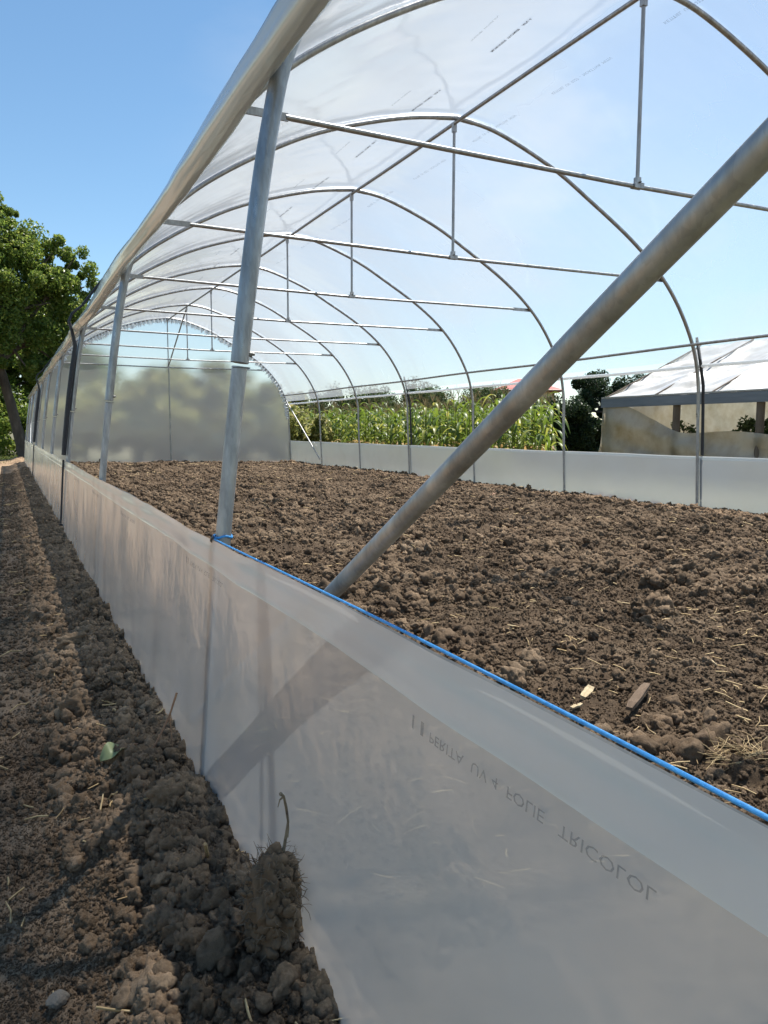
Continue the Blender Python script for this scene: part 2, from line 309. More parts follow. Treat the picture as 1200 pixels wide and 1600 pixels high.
def scatter(name, P, rad, coll, kind='stuff', tilt=math.pi):
    me = bpy.data.meshes.new(name); me.vertices.add(len(P)); me.vertices.foreach_set('co', np.asarray(P, np.float32).ravel())
    a = me.attributes.new('rad', 'FLOAT', 'POINT'); a.data.foreach_set('value', np.asarray(rad, np.float32))
    rot = RNG.uniform(-math.pi, math.pi, (len(P), 3)); rot[:, :2] *= tilt / math.pi
    a = me.attributes.new('rot', 'FLOAT_VECTOR', 'POINT'); a.data.foreach_set('vector', rot.astype(np.float32).ravel())
    o = link(bpy.data.objects.new(name, me)); o['kind'] = kind
    ng = bpy.data.node_groups.new(name, 'GeometryNodeTree')
    ng.interface.new_socket('Geometry', in_out='INPUT', socket_type='NodeSocketGeometry'); ng.interface.new_socket('Geometry', in_out='OUTPUT', socket_type='NodeSocketGeometry')
    n, l = ng.nodes, ng.links; gi, go = n.new('NodeGroupInput'), n.new('NodeGroupOutput')
    ip = n.new('GeometryNodeInstanceOnPoints'); ci = n.new('GeometryNodeCollectionInfo'); ci.inputs['Collection'].default_value = coll
    ci.inputs['Separate Children'].default_value = True; ci.inputs['Reset Children'].default_value = True
    na = n.new('GeometryNodeInputNamedAttribute'); na.data_type = 'FLOAT'; na.inputs['Name'].default_value = 'rad'
    nr = n.new('GeometryNodeInputNamedAttribute'); nr.data_type = 'FLOAT_VECTOR'; nr.inputs['Name'].default_value = 'rot'
    ip.inputs['Pick Instance'].default_value = True
    l.new(gi.outputs[0], ip.inputs['Points']); l.new(ci.outputs[0], ip.inputs['Instance']); l.new(nr.outputs[0], ip.inputs['Rotation']); l.new(na.outputs[0], ip.inputs['Scale']); l.new(ip.outputs[0], go.inputs[0])
    md = o.modifiers.new('scatter', 'NODES'); md.node_group = ng; return o
def pareto(n, lo, hi, a):
    return np.minimum(lo * (1 - RNG.random(n)) ** (-1 / a), hi)
# path crumbs
n = 90000; y = 0.55 * np.exp(RNG.random(n) ** 1.25 * math.log(14 / 0.55)); x = 0.335 - np.abs(RNG.normal(0, 0.24, n)); x = np.where(RNG.random(n) < .3, RNG.uniform(-0.5, .33, n), x)
r = pareto(n, 1, 14, 1.75) * (0.0008 + 0.0009 * y) * (0.6 + 1.1 * sstep(.45, .75, vn(x * 9, y * 9, 91))); r = np.minimum(r, 0.02) * np.where(x < 0.06, 0.5, 1); x = np.minimum(x, 0.325 - r * 0.9)
ng_ = 70000; yg = 0.58 * np.exp(RNG.random(ng_) * math.log(2.1 / 0.58)); xg = RNG.uniform(-.12, .325, ng_); rg_ = pareto(ng_, .0007, .0022, 2.2)
x, y, r = np.concatenate([x, xg]), np.concatenate([y, yg]), np.concatenate([r, rg_])
scatter('soil_crumbs', np.stack([x, y, path_z(x, y) + r * 0.25], -1), r, dry_clods)
# bed crumbs
n = 190000; y = 0.8 * np.exp(RNG.random(n) ** 0.95 * math.log(17.2 / 0.8)); x = RNG.uniform(0.4, 6.0, n); ok = (x < 1.2 + 1.45 * y); x, y = x[ok], y[ok]
dist = np.hypot(x, y); r = pareto(len(x), 1, 12, 1.9) * (0.0009 + 0.00085 * dist) * (0.5 + 1.1 * sstep(.4, .75, vn(x * 3.3, y * 3.3, 93))); r = np.minimum(r, 0.034); x = np.maximum(x, 0.37 + r)
ng_ = 110000; yg = 0.8 * np.exp(RNG.random(ng_) * math.log(4.2 / 0.8)); xg = RNG.uniform(.4, 4.6, ng_); ok = (xg < 1.0 + 1.15 * yg) & (xg > .1 + .3 * yg); xg, yg = xg[ok], yg[ok]; rg_ = pareto(len(xg), .0014, .007, 2.0) * (.7 + .22 * np.hypot(xg, yg))
x, y, r = np.concatenate([x, xg]), np.concatenate([y, yg]), np.concatenate([r, rg_])
scatter('bed_crumbs', np.stack([x, y, bed_z(x, y) + r * 0.25], -1), r, clods)

# ------------------------------------------------------------------ the tunnel
PROF = np.array([(0.312, -.14), (0.317, 0), (.35, .45), (.378, .7), (.41, .95), (.45, 1.2), (.50, 1.38), (.64, 1.62), (.86, 1.93), (1.15, 2.22), (1.42, 2.42), (1.74, 2.61), (2.05, 2.765), (2.42, 2.90), (2.85, 3.02), (3.25, 3.085),
                 (3.63, 3.04), (4.18, 2.85), (4.59, 2.64), (5.08, 2.36), (5.44, 2.09), (5.7, 1.80), (5.9, 1.45), (5.985, 1.12), (6.0, .8), (6.015, .44), (6.045, -.14)])
_seg = np.concatenate([[0], np.cumsum(np.hypot(*np.diff(PROF, axis=0).T))]); SL = _seg[-1]
def spline(P, n_per=6):
    out = []
    for i in range(len(P) - 1):
        p0, p1, p2, p3 = P[max(i - 1, 0)], P[i], P[i + 1], P[min(i + 2, len(P) - 1)]
        for t in np.arange(n_per) / n_per:
            out.append(0.5 * (2 * p1 + (p2 - p0) * t + (2 * p0 - 5 * p1 + 4 * p2 - p3) * t ** 2 + (3 * p1 - p0 - 3 * p2 + p3) * t ** 3))
    out.append(P[-1]); return np.array(out)
def prof_between(z0, z1):
    """smooth profile from height z0 on the left wall to z1 on the right wall, with outward normals and arc length"""
    i_ap = int(np.argmax(PROF[:, 1])); S = np.vstack([spline(PROF[:i_ap + 1]), spline(PROF[i_ap:])[1:]])
    ap = int(np.argmax(S[:, 1])); keep = [k for k in range(len(S)) if (S[k, 1] >= z0 if k <= ap else S[k, 1] >= z1)]
    S = S[keep]; T = np.gradient(S, axis=0); T /= np.linalg.norm(T, axis=1)[:, None]; N = np.stack([-T[:, 1], T[:, 0]], -1)
    s = np.concatenate([[0], np.cumsum(np.hypot(*np.diff(S, axis=0).T))]); return S, N, s
HY = [-0.6] + [1.4 + 2.005 * k for k in range(9)]     # hoop 0 is beside the camera, 9 carries the gable
YE = HY[9]
def px_at(z, right=False):
    P = PROF[16:] if right else PROF[:14]
    zz, xx = P[:, 1], P[:, 0]
    return float(np.interp(z, zz[::-1], xx[::-1])) if right else float(np.interp(z, zz, xx))

tunnel = empty('polytunnel', (0.32, -0.6, 0)); INV = Matrix.Translation((-0.32, 0.6, 0))
tag(tunnel, 'long polytunnel of galvanised hoops under clear film, sides rolled up above a milky skirt', 'polytunnel')
def part(name, mb, mat=None, parent=None, smooth=True):
    """a part of the tunnel, given in world coordinates"""
    o = mb.build(name, mat, None, smooth) if isinstance(mb, MB) else link(bpy.data.objects.new(name, mb))
    o.parent = parent or tunnel
    if parent is None: o.matrix_parent_inverse = INV
    return o
RT = 0.0165
# one hoop with its two ground posts and bolts; the others are copies
zsL, zsR = 0.772, 0.80
S, N, s_ = prof_between(zsL, zsR)
def rel(p): return (p[0], 0.0, p[1])
hoop0 = MB(); hoop0.tube([rel(p) for p in S], RT, 12)
hoop = hoop0.mesh('hoop', M['steel'])
zz = np.linspace(-0.12, zsL + 0.004, 10)
legL = MB().tube([(px_at(z), 0, z) for z in zz], 0.0140, 12).mesh('leg', M['old_steel'])
legR = MB().tube([(px_at(z, True), 0, z) for z in np.linspace(-0.18, zsR + .004, 8)], 0.0140, 12).mesh('leg', M['old_steel'])
def bolt_at(x, z, side):
    b = MB(); b.tube([(x + side * 0.012, 0, z), (x + side * 0.021, 0, z)], 0.0055, 6); b.tube([(x + side * 0.021, 0, z), (x + side * 0.026, 0, z)], 0.0032, 6)
    b.tube([(x, 0, z - 0.027), (x, 0, z - 0.025)], RT + 0.0004, 12, False)
    return b.mesh('bolt', M['bolt'])
bm1 = bolt_at(px_at(zsL + .025), zsL + .028, 1); bm2 = bolt_at(px_at(zsR + .025, True), zsR + .03, -1)
sleeve = MB(); sleeve2 = MB()
k0 = int(np.argmin(np.abs(S[:, 0] - 0.93) + (S[:, 1] > 2.5) * 9)); sleeve.tube([rel(p) for p in S[k0:k0 + 3]], RT + 0.0018, 12)
ka = int(np.argmax(S[:, 1])); sl = [rel(p) for p in S[ka - 3:ka + 4]]; sleeve2.tube(sl, RT + 0.0025, 12)
sleeve_m = sleeve.mesh('sleeve', M['steel']); ridge_m = sleeve2.mesh('ridge_clamp', M['steel'])
for k, hy in enumerate(HY):
    h = bpy.data.objects.new('hoop', hoop); link(h, tunnel); h.matrix_parent_inverse = INV; h.location = (0, hy, 0)
    for nm, me in (('leg', legL), ('leg', legR), ('bolt', bm1), ('bolt', bm2), ('sleeve', sleeve_m), ('ridge_clamp', ridge_m)):
        c = link(bpy.data.objects.new(nm, me), h)
# ridge and right-hand side rail, long straight pipes under the film
part('ridge_pipe', MB().tube([(3.25, yy, 3.085 - 0.034 + .004 * math.sin(yy * 1.7)) for yy in np.linspace(-0.7, YE + .05, 40)], 0.0145, 10), M['steel'])
part('side_rail', MB().tube([(5.90 - 0.03, yy, 1.475 + .005 * math.sin(yy * 1.5)) for yy in np.linspace(-0.7, YE + .02, 40)], 0.0145, 10), M['steel'])
# tie bars with hangers
def tie_mesh(last=False):
    xl, xr, z = 0.985, 5.46, 2.05; m = MB(); pts, rr = [], []
    for t in np.linspace(0, 1, 24):
        pts.append((xl + (xr - xl) * t, 0, z - 0.02 + .02 * abs(2 * t - 1))); rr.append(0.0125)
    m.tube(pts[1:-1], 0.0125, 10)
    for q, w in ((pts[0], 1), (pts[-1], -1)):
        m.box((q[0] + w * 0.085, 0, q[2] - .001), (0.24, 0.009, 0.034))
    m.box((3.25, -0.0165, 2.035), (0.07, 0.005, 0.03)); m.box((3.25, 0.0165, 2.035), (0.07, 0.005, 0.03))
    return m.mesh('tie_bar', M['steel'])
tie = tie_mesh(); hang = MB().tube([(3.25, 0, 2.03), (3.25, 0, 3.05)], 0.0115, 10).box((3.25, 0, 3.02), (0.03, 0.03, 0.07)).box((3.25, 0, 2.05), (.03, .028, .06)).mesh('hanger', M['steel'])
tb = MB().tube([(3.25, -0.03, 2.05), (3.25, 0.03, 2.05)], 0.005, 6).mesh('bolt', M['bolt'])
for k, hy in enumerate(HY):
    t = link(bpy.data.objects.new('tie_bar', tie), tunnel); t.matrix_parent_inverse = INV; t.location = (0, hy + 0.024, 0)
    link(bpy.data.objects.new('hanger', hang), t); link(bpy.data.objects.new('bolt', tb), t)
# wind braces in the wall planes
def brace(a, b, r=0.0138):
    a, b = Vector(a), Vector(b)
    return part('brace', MB().tube([a + (b - a) * t for t in np.linspace(0, 1, 8)], r, 14), M['old_steel'])
brace((0.360, 1.585, 0.05), (0.402, -0.57, 1.345), 0.0105); brace((6.0, HY[8] + .02, 0.06), (5.93, YE - .02, 1.36), 0.0125); brace((0.352, HY[8], 0.05), (0.49, YE - .02, 1.33), 0.0125)
# gable: middle post and slanting strut
part('door_post', MB().tube([(3.25, YE, -0.15), (3.25, YE, 2.03)], 0.014, 10), M['steel'])
part('strut', MB().tube([(3.25, HY[8] + .02, 3.03), (3.25, YE - .02, 2.08)], 0.0135, 10), M['steel'])

# roof film
RS, RN, Rs = prof_between(1.315, 1.285)
def roof_pt(i, y, out=0.0):
    """i: float index along the profile"""
    i0 = int(min(max(math.floor(i), 0), len(RS) - 2)); f = i - i0
    p = RS[i0] * (1 - f) + RS[i0 + 1] * f; n_ = RN[i0] * (1 - f) + RN[i0 + 1] * f
    return p, n_
def sag(y):
    for a, b in zip(HY[:-1], HY[1:]):
        if a <= y <= b: return math.sin(math.pi * (y - a) / (b - a)) ** 2
    return 0.0
ry = np.sort(np.concatenate([np.arange(-0.66, YE + 0.04, 0.045)])); sagv = np.array([sag(v) for v in ry])
SS, YY = np.meshgrid(Rs, ry); near_edge = np.exp(-SS / 0.5) + np.exp(-(SL - SS - 2.0) ** 2)
dh = np.abs((YY - HY[1] + 1.0025) % 2.005 - 1.0025)
off = (RT + 0.004) - 0.016 * sagv[:, None] * sstep(0, .5, SS) + 0.004 * fbm(SS * 2.2, YE - YY * 5, 3, 3) * 2 + 0.011 * fbm(SS * 3.0 + 2 * dh, dh * 16, 8, 3) * np.exp(-dh / 0.25) \
    + 0.03 * np.exp(-SS / 0.35) * fbm(SS * 1.2 + YY * 2, YY * 7, 19, 3) * sstep(0, .06, SS)
off = np.maximum(off, RT + 0.002 - 0.02 * np.clip(sagv, 0, 1)[:, None]); off = np.where(dh < 0.03, np.maximum(off, RT + 0.003), off)
G = np.stack([RS[None, :, 0] + RN[None, :, 0] * off, YY, RS[None, :, 1] + RN[None, :, 1] * off], -1)
roof = part('roof_film', grid_mesh('roof_film', G, M['roof']))
# the rolled-up side film under the left eave, twisted and lumpy
yr = np.arange(-0.66, YE + .05, 0.04); th = np.linspace(0, 2 * math.pi, 21)
YR, TH = np.meshgrid(yr, th, indexing='ij')
rad = 0.027 + 0.005 * np.cos(4 * (TH + 0.6 * YR)) * (vn(YR * 1.3, TH * 0, 4)) + 0.010 * fbm(YR * 2.2, np.cos(TH) * 1.2 + 5, 31, 3) + .004 * fbm(YR * 9, TH * 1, 33, 2)
rad[:, -1] = rad[:, 0]
cxr = 0.478 - RT - 0.026 + .004 * fbm(yr * 1.1, yr * 0, 6, 2); czr = 1.312 + 0.012 * fbm(yr * .9, yr * 0, 7, 2) - 0.008 * np.array([sag(v) for v in yr])
G = np.stack([cxr[:, None] + rad * np.cos(TH), YR, czr[:, None] + rad * 1.1 * np.sin(TH)], -1)
ro = link(bpy.data.objects.new('film_roll', grid_mesh('film_roll', G, M['roll'])), roof)
# right-hand lower edge: film wrapped on a pipe
ep = MB(); ep.tube([(5.955 + RT + .02, v, 1.285 - 0.006 * sag(v)) for v in np.arange(-0.66, YE, 0.1)], 0.017, 10)
ep.build('edge_roll', M['edge'], roof)

# skirts
def skirt(name, right, ytop, y0, y1, mat):
    ys_ = np.arange(y0, y1 + .01, 0.025); zs_ = np.concatenate([np.linspace(-0.16, 0.15, 14), np.linspace(0.17, ytop, 16)])
    Y_, Z_ = np.meshgrid(ys_, zs_, indexing='ij'); sg = -1 if not right else 1
    base = np.array([px_at(v, right) for v in zs_])[None, :] + sg * 0.0165
    dhp = np.abs((Y_ - HY[1] + 1.0025) % 2.005 - 1.0025)
    wob = 0.020 * fbm(Y_ * 2.2, Z_ * 3, 23, 3) * sstep(0, .25, dhp) + 0.010 * fbm(Y_ * 7, Z_ * 3 + Y_ * 2, 29, 3) * sstep(0.2, -0.02, Z_) 
    G_ = np.stack([base + sg * (np.maximum(wob, -0.004) + 0.002), Y_, Z_ + 0 * Y_ + (sstep(.3, ytop, Z_) * 0.004 * np.sin(Y_ * 3))], -1)
    return part(name, grid_mesh(name, G_, mat)), G_
TOPL, TOPR = 0.462, 0.425
skL, GL = skirt('skirt_film', False, TOPL, -0.66, YE + .05, M['skirt'])
skR, GR = skirt('skirt_film', True, TOPR, -0.66, YE + .05, M['skirt2'])
def hem(Gs, z0, z1, sg, parent):
    out = []
    for k, zq in enumerate(np.linspace(z0, z1, 6)):
        j = int(np.clip(np.searchsorted(Gs[0, :, 2], zq) - 1, 0, Gs.shape[1] - 2)); a, b = Gs[:, j], Gs[:, j + 1]
        f = (zq - a[:, 2:3]) / (b[:, 2:3] - a[:, 2:3]); p = a + (b - a) * np.clip(f, 0, 1.15); p = p.copy(); p[:, 0] += sg * (0.003 + 0.0025 * (k in (0, 2)))
        out.append(p)
    return link(bpy.data.objects.new('hem', grid_mesh('hem', np.stack(out, 1), M['hem'])), parent)
hem(GL, TOPL - 0.047, TOPL + .003, -1, skL); hem(GR, TOPR - 0.035, TOPR + .003, -1, skR)
# blue cord along the near top edge, knotted round the first post
yb = np.arange(-0.62, 1.405, 0.03)
cord = MB(); cord.tube([(px_at(TOPL) - 0.0165 - .002, v, TOPL + 0.004 + 0.004 * math.sin(v * 3)) for v in yb], 0.0016, 8)
c_ = Vector((px_at(TOPL), 1.4, TOPL + .004)); cord.tube([c_ + Vector((0.0165 * math.cos(a), 0.0165 * math.sin(a), 0.002 * math.sin(3 * a))) for a in np.linspace(0, 2 * math.pi * 1.9, 30)], 0.0021, 8)
cord.build('cord', M['blue'], skL)
MB().tube([c_ + Vector((-0.02 + .003 * math.cos(a), -.004 + 0.004 * math.sin(2 * a), -.004 + 0.005 * math.sin(a))) for a in np.linspace(0, 6.28, 14)], 0.0022, 6).build('knot', M['bolt'], skL)

# gable film with a frilled edge
CL = [k for k in range(len(PROF)) if k < 16]; ap_z = 3.085
zt = np.concatenate([np.linspace(-0.15, 2.6, 36), ap_z - (ap_z - 2.6) * (1 - np.linspace(0.08, 1, 14)) ** 2])
SLf = np.vstack([spline(PROF[:16])]); SRt = spline(PROF[15:])[::-1]
rows = []
for q in zt:
    xl_ = np.interp(q, SLf[:, 1], SLf[:, 0]); xr_ = np.interp(q, SRt[:, 1], SRt[:, 0]); rows.append([(xl_ + (xr_ - xl_) * u, YE + 0.02, q) for u in np.linspace(0, 1, 60)])
Ge = np.array(rows); Ge[:, :, 1] += 0.03 * fbm(Ge[:, :, 0] * 1.5, Ge[:, :, 2] * 1.5, 43, 3)
gab = part('gable_film', grid_mesh('gable_film', Ge, M['endfilm']))
FS, FN, Fs = prof_between(1.2, 0.9); fr = MB(); Lp, Rp = [], []
for i in np.arange(0, len(FS) - 1, 0.2):
    p = FS[int(i)] + (FS[min(int(i) + 1, len(FS) - 1)] - FS[int(i)]) * (i % 1); n_ = FN[int(i)]
    w = 0.05 + 0.07 * random.random(); ww = 0.03 * math.sin(i * 5.3) + random.uniform(-.015, .015)
    Lp.append((p[0] - n_[0] * .0, YE - 0.01 + ww * .4, p[1] - n_[1] * .0)); Rp.append((p[0] - n_[0] * w, YE - 0.03 + ww, p[1] - n_[1] * w))
fr.strip(Lp, Rp); fr.build('frill', M['edge'], gab, False)

# print on the films
def text_pts(body, size, bold=False):
    cu = bpy.data.curves.new('print', 'FONT'); cu.body = body; cu.size = size; cu.resolution_u = 2; cu.offset = 0.0006 if bold else 0.0
    ob = bpy.data.objects.new('print', cu); COL.objects.link(ob); dg = bpy.context.evaluated_depsgraph_get(); dg.update()
    me = bpy.data.meshes.new_from_object(ob.evaluated_get(dg)); bpy.data.objects.remove(ob); me.materials.clear(); return me
def skirt_print(y_start, z, me0):
    me = me0.copy(); vs = np.empty(len(me.vertices) * 3); me.vertices.foreach_get('co', vs); vs = vs.reshape(-1, 3)
    yy = y_start - vs[:, 0] * 1.45; zz_ = z - vs[:, 1]                     # read from the other side and upside down, as the sheet was hung
    yi = np.clip(np.round((yy + 0.66) / 0.025).astype(int), 0, GL.shape[0] - 1)
    xx = np.empty(len(yy))
    for k in range(len(yy)):
        c = GL[yi[k]]; xx[k] = np.interp(zz_[k], c[:, 2], c[:, 0])
    me.vertices.foreach_set('co', np.stack([xx - 0.003, yy, zz_], -1).astype(np.float32).ravel()); me.update(); me.materials.append(M['softink'])
    o = link(bpy.data.objects.new('print', me), skL); o['kind'] = 'stuff'; return o
tm = text_pts('\u25ae\u25ae PERITA  UV 4  FOLIE   TRICOLOL', 0.0125)
for q in (0.61, 1.60, 2.62, 3.6, 4.6): skirt_print(q, 0.398, tm)
def roof_print(y_start, i_x, right, me0, mat):
    me = me0.copy(); vs = np.empty(len(me.vertices) * 3); me.vertices.foreach_get('co', vs); vs = vs.reshape(-1, 3)
    ap = int(np.argmax(RS[:, 1])); idx = np.arange(len(RS)); sel = idx >= ap if right else idx <= ap
    s0 = np.interp(i_x, RS[sel, 0], Rs[sel]); out_ = []
    for v in vs:
        s1 = s0 + v[1]; yv = y_start - v[0]
        row = int(np.clip(round((yv - ry[0]) / 0.045), 0, len(ry) - 1)); o_ = np.interp(s1, Rs, off[row])
        out_.append((np.interp(s1, Rs, RS[:, 0] + 0 * Rs) + np.interp(s1, Rs, RN[:, 0]) * (o_ - .004), yv, np.interp(s1, Rs, RS[:, 1]) + np.interp(s1, Rs, RN[:, 1]) * (o_ - .004)))
    me.vertices.foreach_set('co', np.asarray(out_, np.float32).ravel()); me.update(); me.materials.append(mat)
    o = link(bpy.data.objects.new('print', me), roof); o['kind'] = 'stuff'; return o
tr_ = text_pts('KETITIEL  UV  0227  -  NOATTIVA  MITIV', 0.034)
tl_ = text_pts('MORIAFIER  WOMER    RIN A', 0.032, True); tl_ghost = text_pts('MORIAFIER  WOMER RIN', 0.026)
for k in range(12):
    roof_print(3.6 + 1.045 * k - 1.045 + 1.07, 3.585, True, tr_, M['softink'])
    roof_print(4.28 + 1.04 * k - 1.04, 2.81, False, tl_, M['ink']); roof_print(4.1 + 1.04 * k - 1.04, 2.55, False, tl_ghost, M['softink'])  # smaller pale line: reflected ghost of the dark print, painted in as lettering

# black elastic straps over the film
def strap(k, right, label):
    y = HY[k]; m = MB(); hk = MB()
    if not right:
        pts = [(0.375, 1.50), (0.385, 1.42), (0.393, 1.352), (0.40, 1.31), (0.412, 1.25), (0.405, 1.1), (0.385, .95), (.362, .75), (.34, .5)]
        pts = [(0.60, 1.63), (0.47, 1.455), (0.408, 1.40), (0.388, 1.352), (0.402, 1.30)] + [(px_at(z) - .03, z) for z in (1.2, 1.05, .9, .75, .6, .5)]
        w = [.008, .008, .008, .009, .010, .013, .015, .016, .016, .016, .014]; lo = [(px_at(z) - .030, z) for z in (.47, .35, .2, .06)]; wl_ = [.007, .006, .006, .006]; hx, hz, sg = lo[-1][0], 0.05, -1
    else:
        pts = [(5.915, 1.55)] + [(px_at(z, True) + .045, z) for z in (1.45, 1.3, 1.1, .8, .5, .43)]; w = [.012] + [.015] * 5 + [.013]
        lo = [(px_at(z, True) + .035, z) for z in (.41, .3, .1, .0)]; wl_ = [.012, .012, .012, .01]; hx, hz, sg = lo[-1][0], -0.02, 1
        pts = [pts[0]] + pts[1:]
    root = empty('strap', (hx, y, hz)); tag(root, label, 'strap', 'black straps holding the film down')
    dy = -0.02
    a = MB().tube([(p[0] - hx, dy, p[1] - hz) for p in pts], w, 8).build('band', M['black'], root)
    b = MB().tube([(p[0] - hx, dy, p[1] - hz) for p in lo], wl_, 8).build('tail', M['black'], root)
    MB().tube([(0.011 * math.sin(t), dy, -0.03 + .035 * math.cos(t) * (1 if math.cos(t) > 0 else .9)) for t in np.linspace(0, 6.28, 14)], 0.005, 6, False).build('hook', M['black'], root)
strap(3, False, 'black strap with a looped hook hanging down the third post of the left wall')
strap(6, False, 'thin black strap on the left wall farther along, towards the gable')
strap(3, True, 'thick black strap beside the right wall post in front of the torn white greenhouse')
strap(6, True, 'short black strap on the right wall post in front of the maize')

# ------------------------------------------------------------------ plants
def leaves_mesh(name, C, size, mat, rng, asp=0.5, droop=0.0):
    n = len(C); d = rng.normal(size=(n, 3)); d[:, 2] -= droop; d /= np.linalg.norm(d, axis=1)[:, None]
    u = np.cross(d, rng.normal(size=(n, 3))); u /= np.linalg.norm(u, axis=1)[:, None]; L = size * rng.uniform(.6, 1.25, (n, 1)); up = np.cross(d, u) * L * 0.12
    V = np.stack([C - d * L * .5, C + u * L * asp * .5 + up, C + d * L * .5, C - u * L * asp * .5 + up], 1)
    i = np.arange(n)[:, None] * 4; q = np.concatenate([i + [[0, 1, 2]], i + [[0, 2, 3]]], 0)
    return np_mesh(name, V.reshape(-1, 3), q, mat, False)
def crown_pts(clumps, dens, rng, sub=14):
    out = []
    for (x, y, z, r) in clumps:
        n = int(dens * r * r); m = max(6, int(sub * r * r)); c = rng.normal(size=(m, 3)); c /= np.linalg.norm(c, axis=1)[:, None]
        c = c * (r * rng.uniform(.45, 1.0, (m, 1))) * [1, 1, .85] + [x, y, z]; rr = r * rng.uniform(.18, .52, m); w = rng.integers(0, m, n)
        p = rng.normal(size=(n, 3)); p /= np.linalg.norm(p, axis=1)[:, None]; out.append(c[w] + p * (rr[w] * rng.random(n) ** 0.4)[:, None])
    return np.concatenate(out)
def tree(name, label, cat, base, clumps, dens, size, mat, trunk=None, tr=0.12, group=None, seed=1):
    rng = np.random.default_rng(seed); b = Vector(base); root = empty(name, base); tag(root, label, cat, group)
    C = crown_pts([(x - b.x, y - b.y, z - b.z, r) for x, y, z, r in clumps], dens, rng, 22)
    link(bpy.data.objects.new('crown', leaves_mesh('crown', C, size, mat, rng)), root)
    t = MB(); tp = [Vector(p) - b for p in (trunk or [base, (b.x, b.y, b.z + 1.5)])]; t.tube(tp, [tr * (1 - .45 * k / (len(tp) - 1)) for k in range(len(tp))], 9)
    for (x, y, z, r) in clumps:
        e = Vector((x, y, z)) - b; s = tp[-1] if len(tp) < 3 else tp[-1 - random.randint(0, 1)]
        mid = s.lerp(e, .5) + Vector((random.uniform(-.2, .2), random.uniform(-.2, .2), .15)) * r
        t.tube([s, mid, e], [tr * .5, tr * .3, tr * .1], 6)
    t.build('trunk', M['bark'], root); return root
M['oak'] = leaf_mat('walnut_leaves', [(0, (.065, .12, .022)), (.5, (.13, .20, .035)), (.85, (.19, .25, .05)), (1, (.27, .30, .09))], 0.5, 0.36)
M['dark'] = leaf_mat('dark_leaves', [(0, (.015, .03, .012)), (.6, (.028, .055, .02)), (1, (.05, .085, .03))], 0.25, 0.45)
M['bush'] = leaf_mat('bush_leaves', [(0, (.035, .06, .02)), (.6, (.06, .095, .03)), (1, (.10, .13, .05))], 0.4, 0.5)
M['yellowish'] = leaf_mat('weed_leaves', [(0, (.13, .16, .045)), (.6, (.25, .27, .085)), (1, (.42, .38, .17))], 0.55, 0.5)
tree('broadleaf_tree', 'tall green broadleaf tree with a leaning dark trunk beyond the end of the polytunnel', 'tree', (0.42, 21.2, -.2),
     [(-1.6, 21.6, 5.6, 1.25), (-.5, 21.2, 5.75, .9), (-.9, 21, 4.2, 1.1), (.15, 21.3, 5.0, .9), (.0, 21, 3.5, 1.0), (.75, 21.4, 4.75, .75), (1.1, 21.2, 3.8, .85), (.9, 21.3, 2.8, .7), (-.3, 21.2, 2.7, .75), (-1.8, 21, 3.2, 1.1), (1.3, 21.5, 5.15, .42), (-.05, 21.4, 6.25, .36), (.3, 21.3, 5.75, .35), (1.75, 21.5, 5.0, .36), (1.95, 21.5, 4.3, .5), (1.7, 21.6, 3.4, .7), (-.9, 21.1, 6.35, .6), (.5, 21, 2.2, .6), (-.7, 20.9, 1.9, .7), (.3, 21.0, 4.2, .8), (1.3, 21.4, 2.3, .6)],
     9500, 0.095, M['oak'], [(.42, 21.2, -.25), (.28, 21.2, .5), (.1, 21.2, 1.4), (-.1, 21.2, 2.3), (-.3, 21.2, 3.2)], 0.15, seed=3)
tree('broadleaf_tree', 'broad leafy tree standing behind the leaning trunk at the far left', 'tree', (-.9, 27, -.2),
     [(-1.5, 27, 2.2, 1.6), (.3, 27, 2.0, 1.2), (.2, 27.5, 3.6, 1.4), (1.9, 27.5, 2.6, 1.3), (1.6, 28, 4.2, 1.1), (-1.2, 27, 4.2, 1.5), (-.6, 26, .9, .9), (.8, 26, 1.0, .8), (-.4, 25, .5, .7), (.5, 25.3, .4, .6), (1.6, 26, .8, .9)], 7000, 0.12, M['oak'], None, .14, seed=5)
tree('broadleaf_tree', 'large dark tree behind the torn white greenhouse', 'tree', (15.2, 18.0, -.2),
     [(14.6, 18, 1.25, .75), (15.4, 18, 1.75, .68), (16.3, 18.2, 1.8, .72), (17.2, 18.2, 1.75, .72), (15.3, 17.8, .9, .7), (16.5, 18, .9, .9), (17.9, 18, 1.4, .9), (14.5, 18.2, .5, .6), (15.0, 18, .35, .7), (15.7, 18, .3, .7), (14.4, 18.3, 1.1, .45)], 15000, 0.09, M['dark'], None, .1, seed=7)
for k, (x, y, z, r, lab) in enumerate([(19.0, 40.5, 2.2, 1.3, 'round green tree behind the maize, farthest from the house'), (22.2, 40, 2.5, 1.3, 'low leafy tree behind the maize between the far round tree and the house'), (23.7, 36, 2.25, 1.2, 'pale leafy tree in front of the left part of the house'),
                                       (27.6, 34, 1.2, .95, 'small bush under the cream wall of the house'), (29.8, 35.5, 1.2, 1.0, 'grey green bush beside the drainpipe corner of the house'), (16.2, 41, 2.0, 1.2, 'far green tree above the maize beside the gable'), (15.6, 20.5, .9, .75, 'olive bush between the maize and the dark tree')]):
    tree('broadleaf_tree' if k not in (3, 4, 6) else 'bush', lab, 'tree' if k not in (3, 4, 6) else 'bush', (x, y, -.2), [(x, y, z, r), (x + r * .8, y, z * .7, r * .8), (x - r * .8, y, z * .75, r * .8), (x, y, z * .35, r * .9)], 3600, 0.15, M['bush'], None, .09, seed=20 + k)
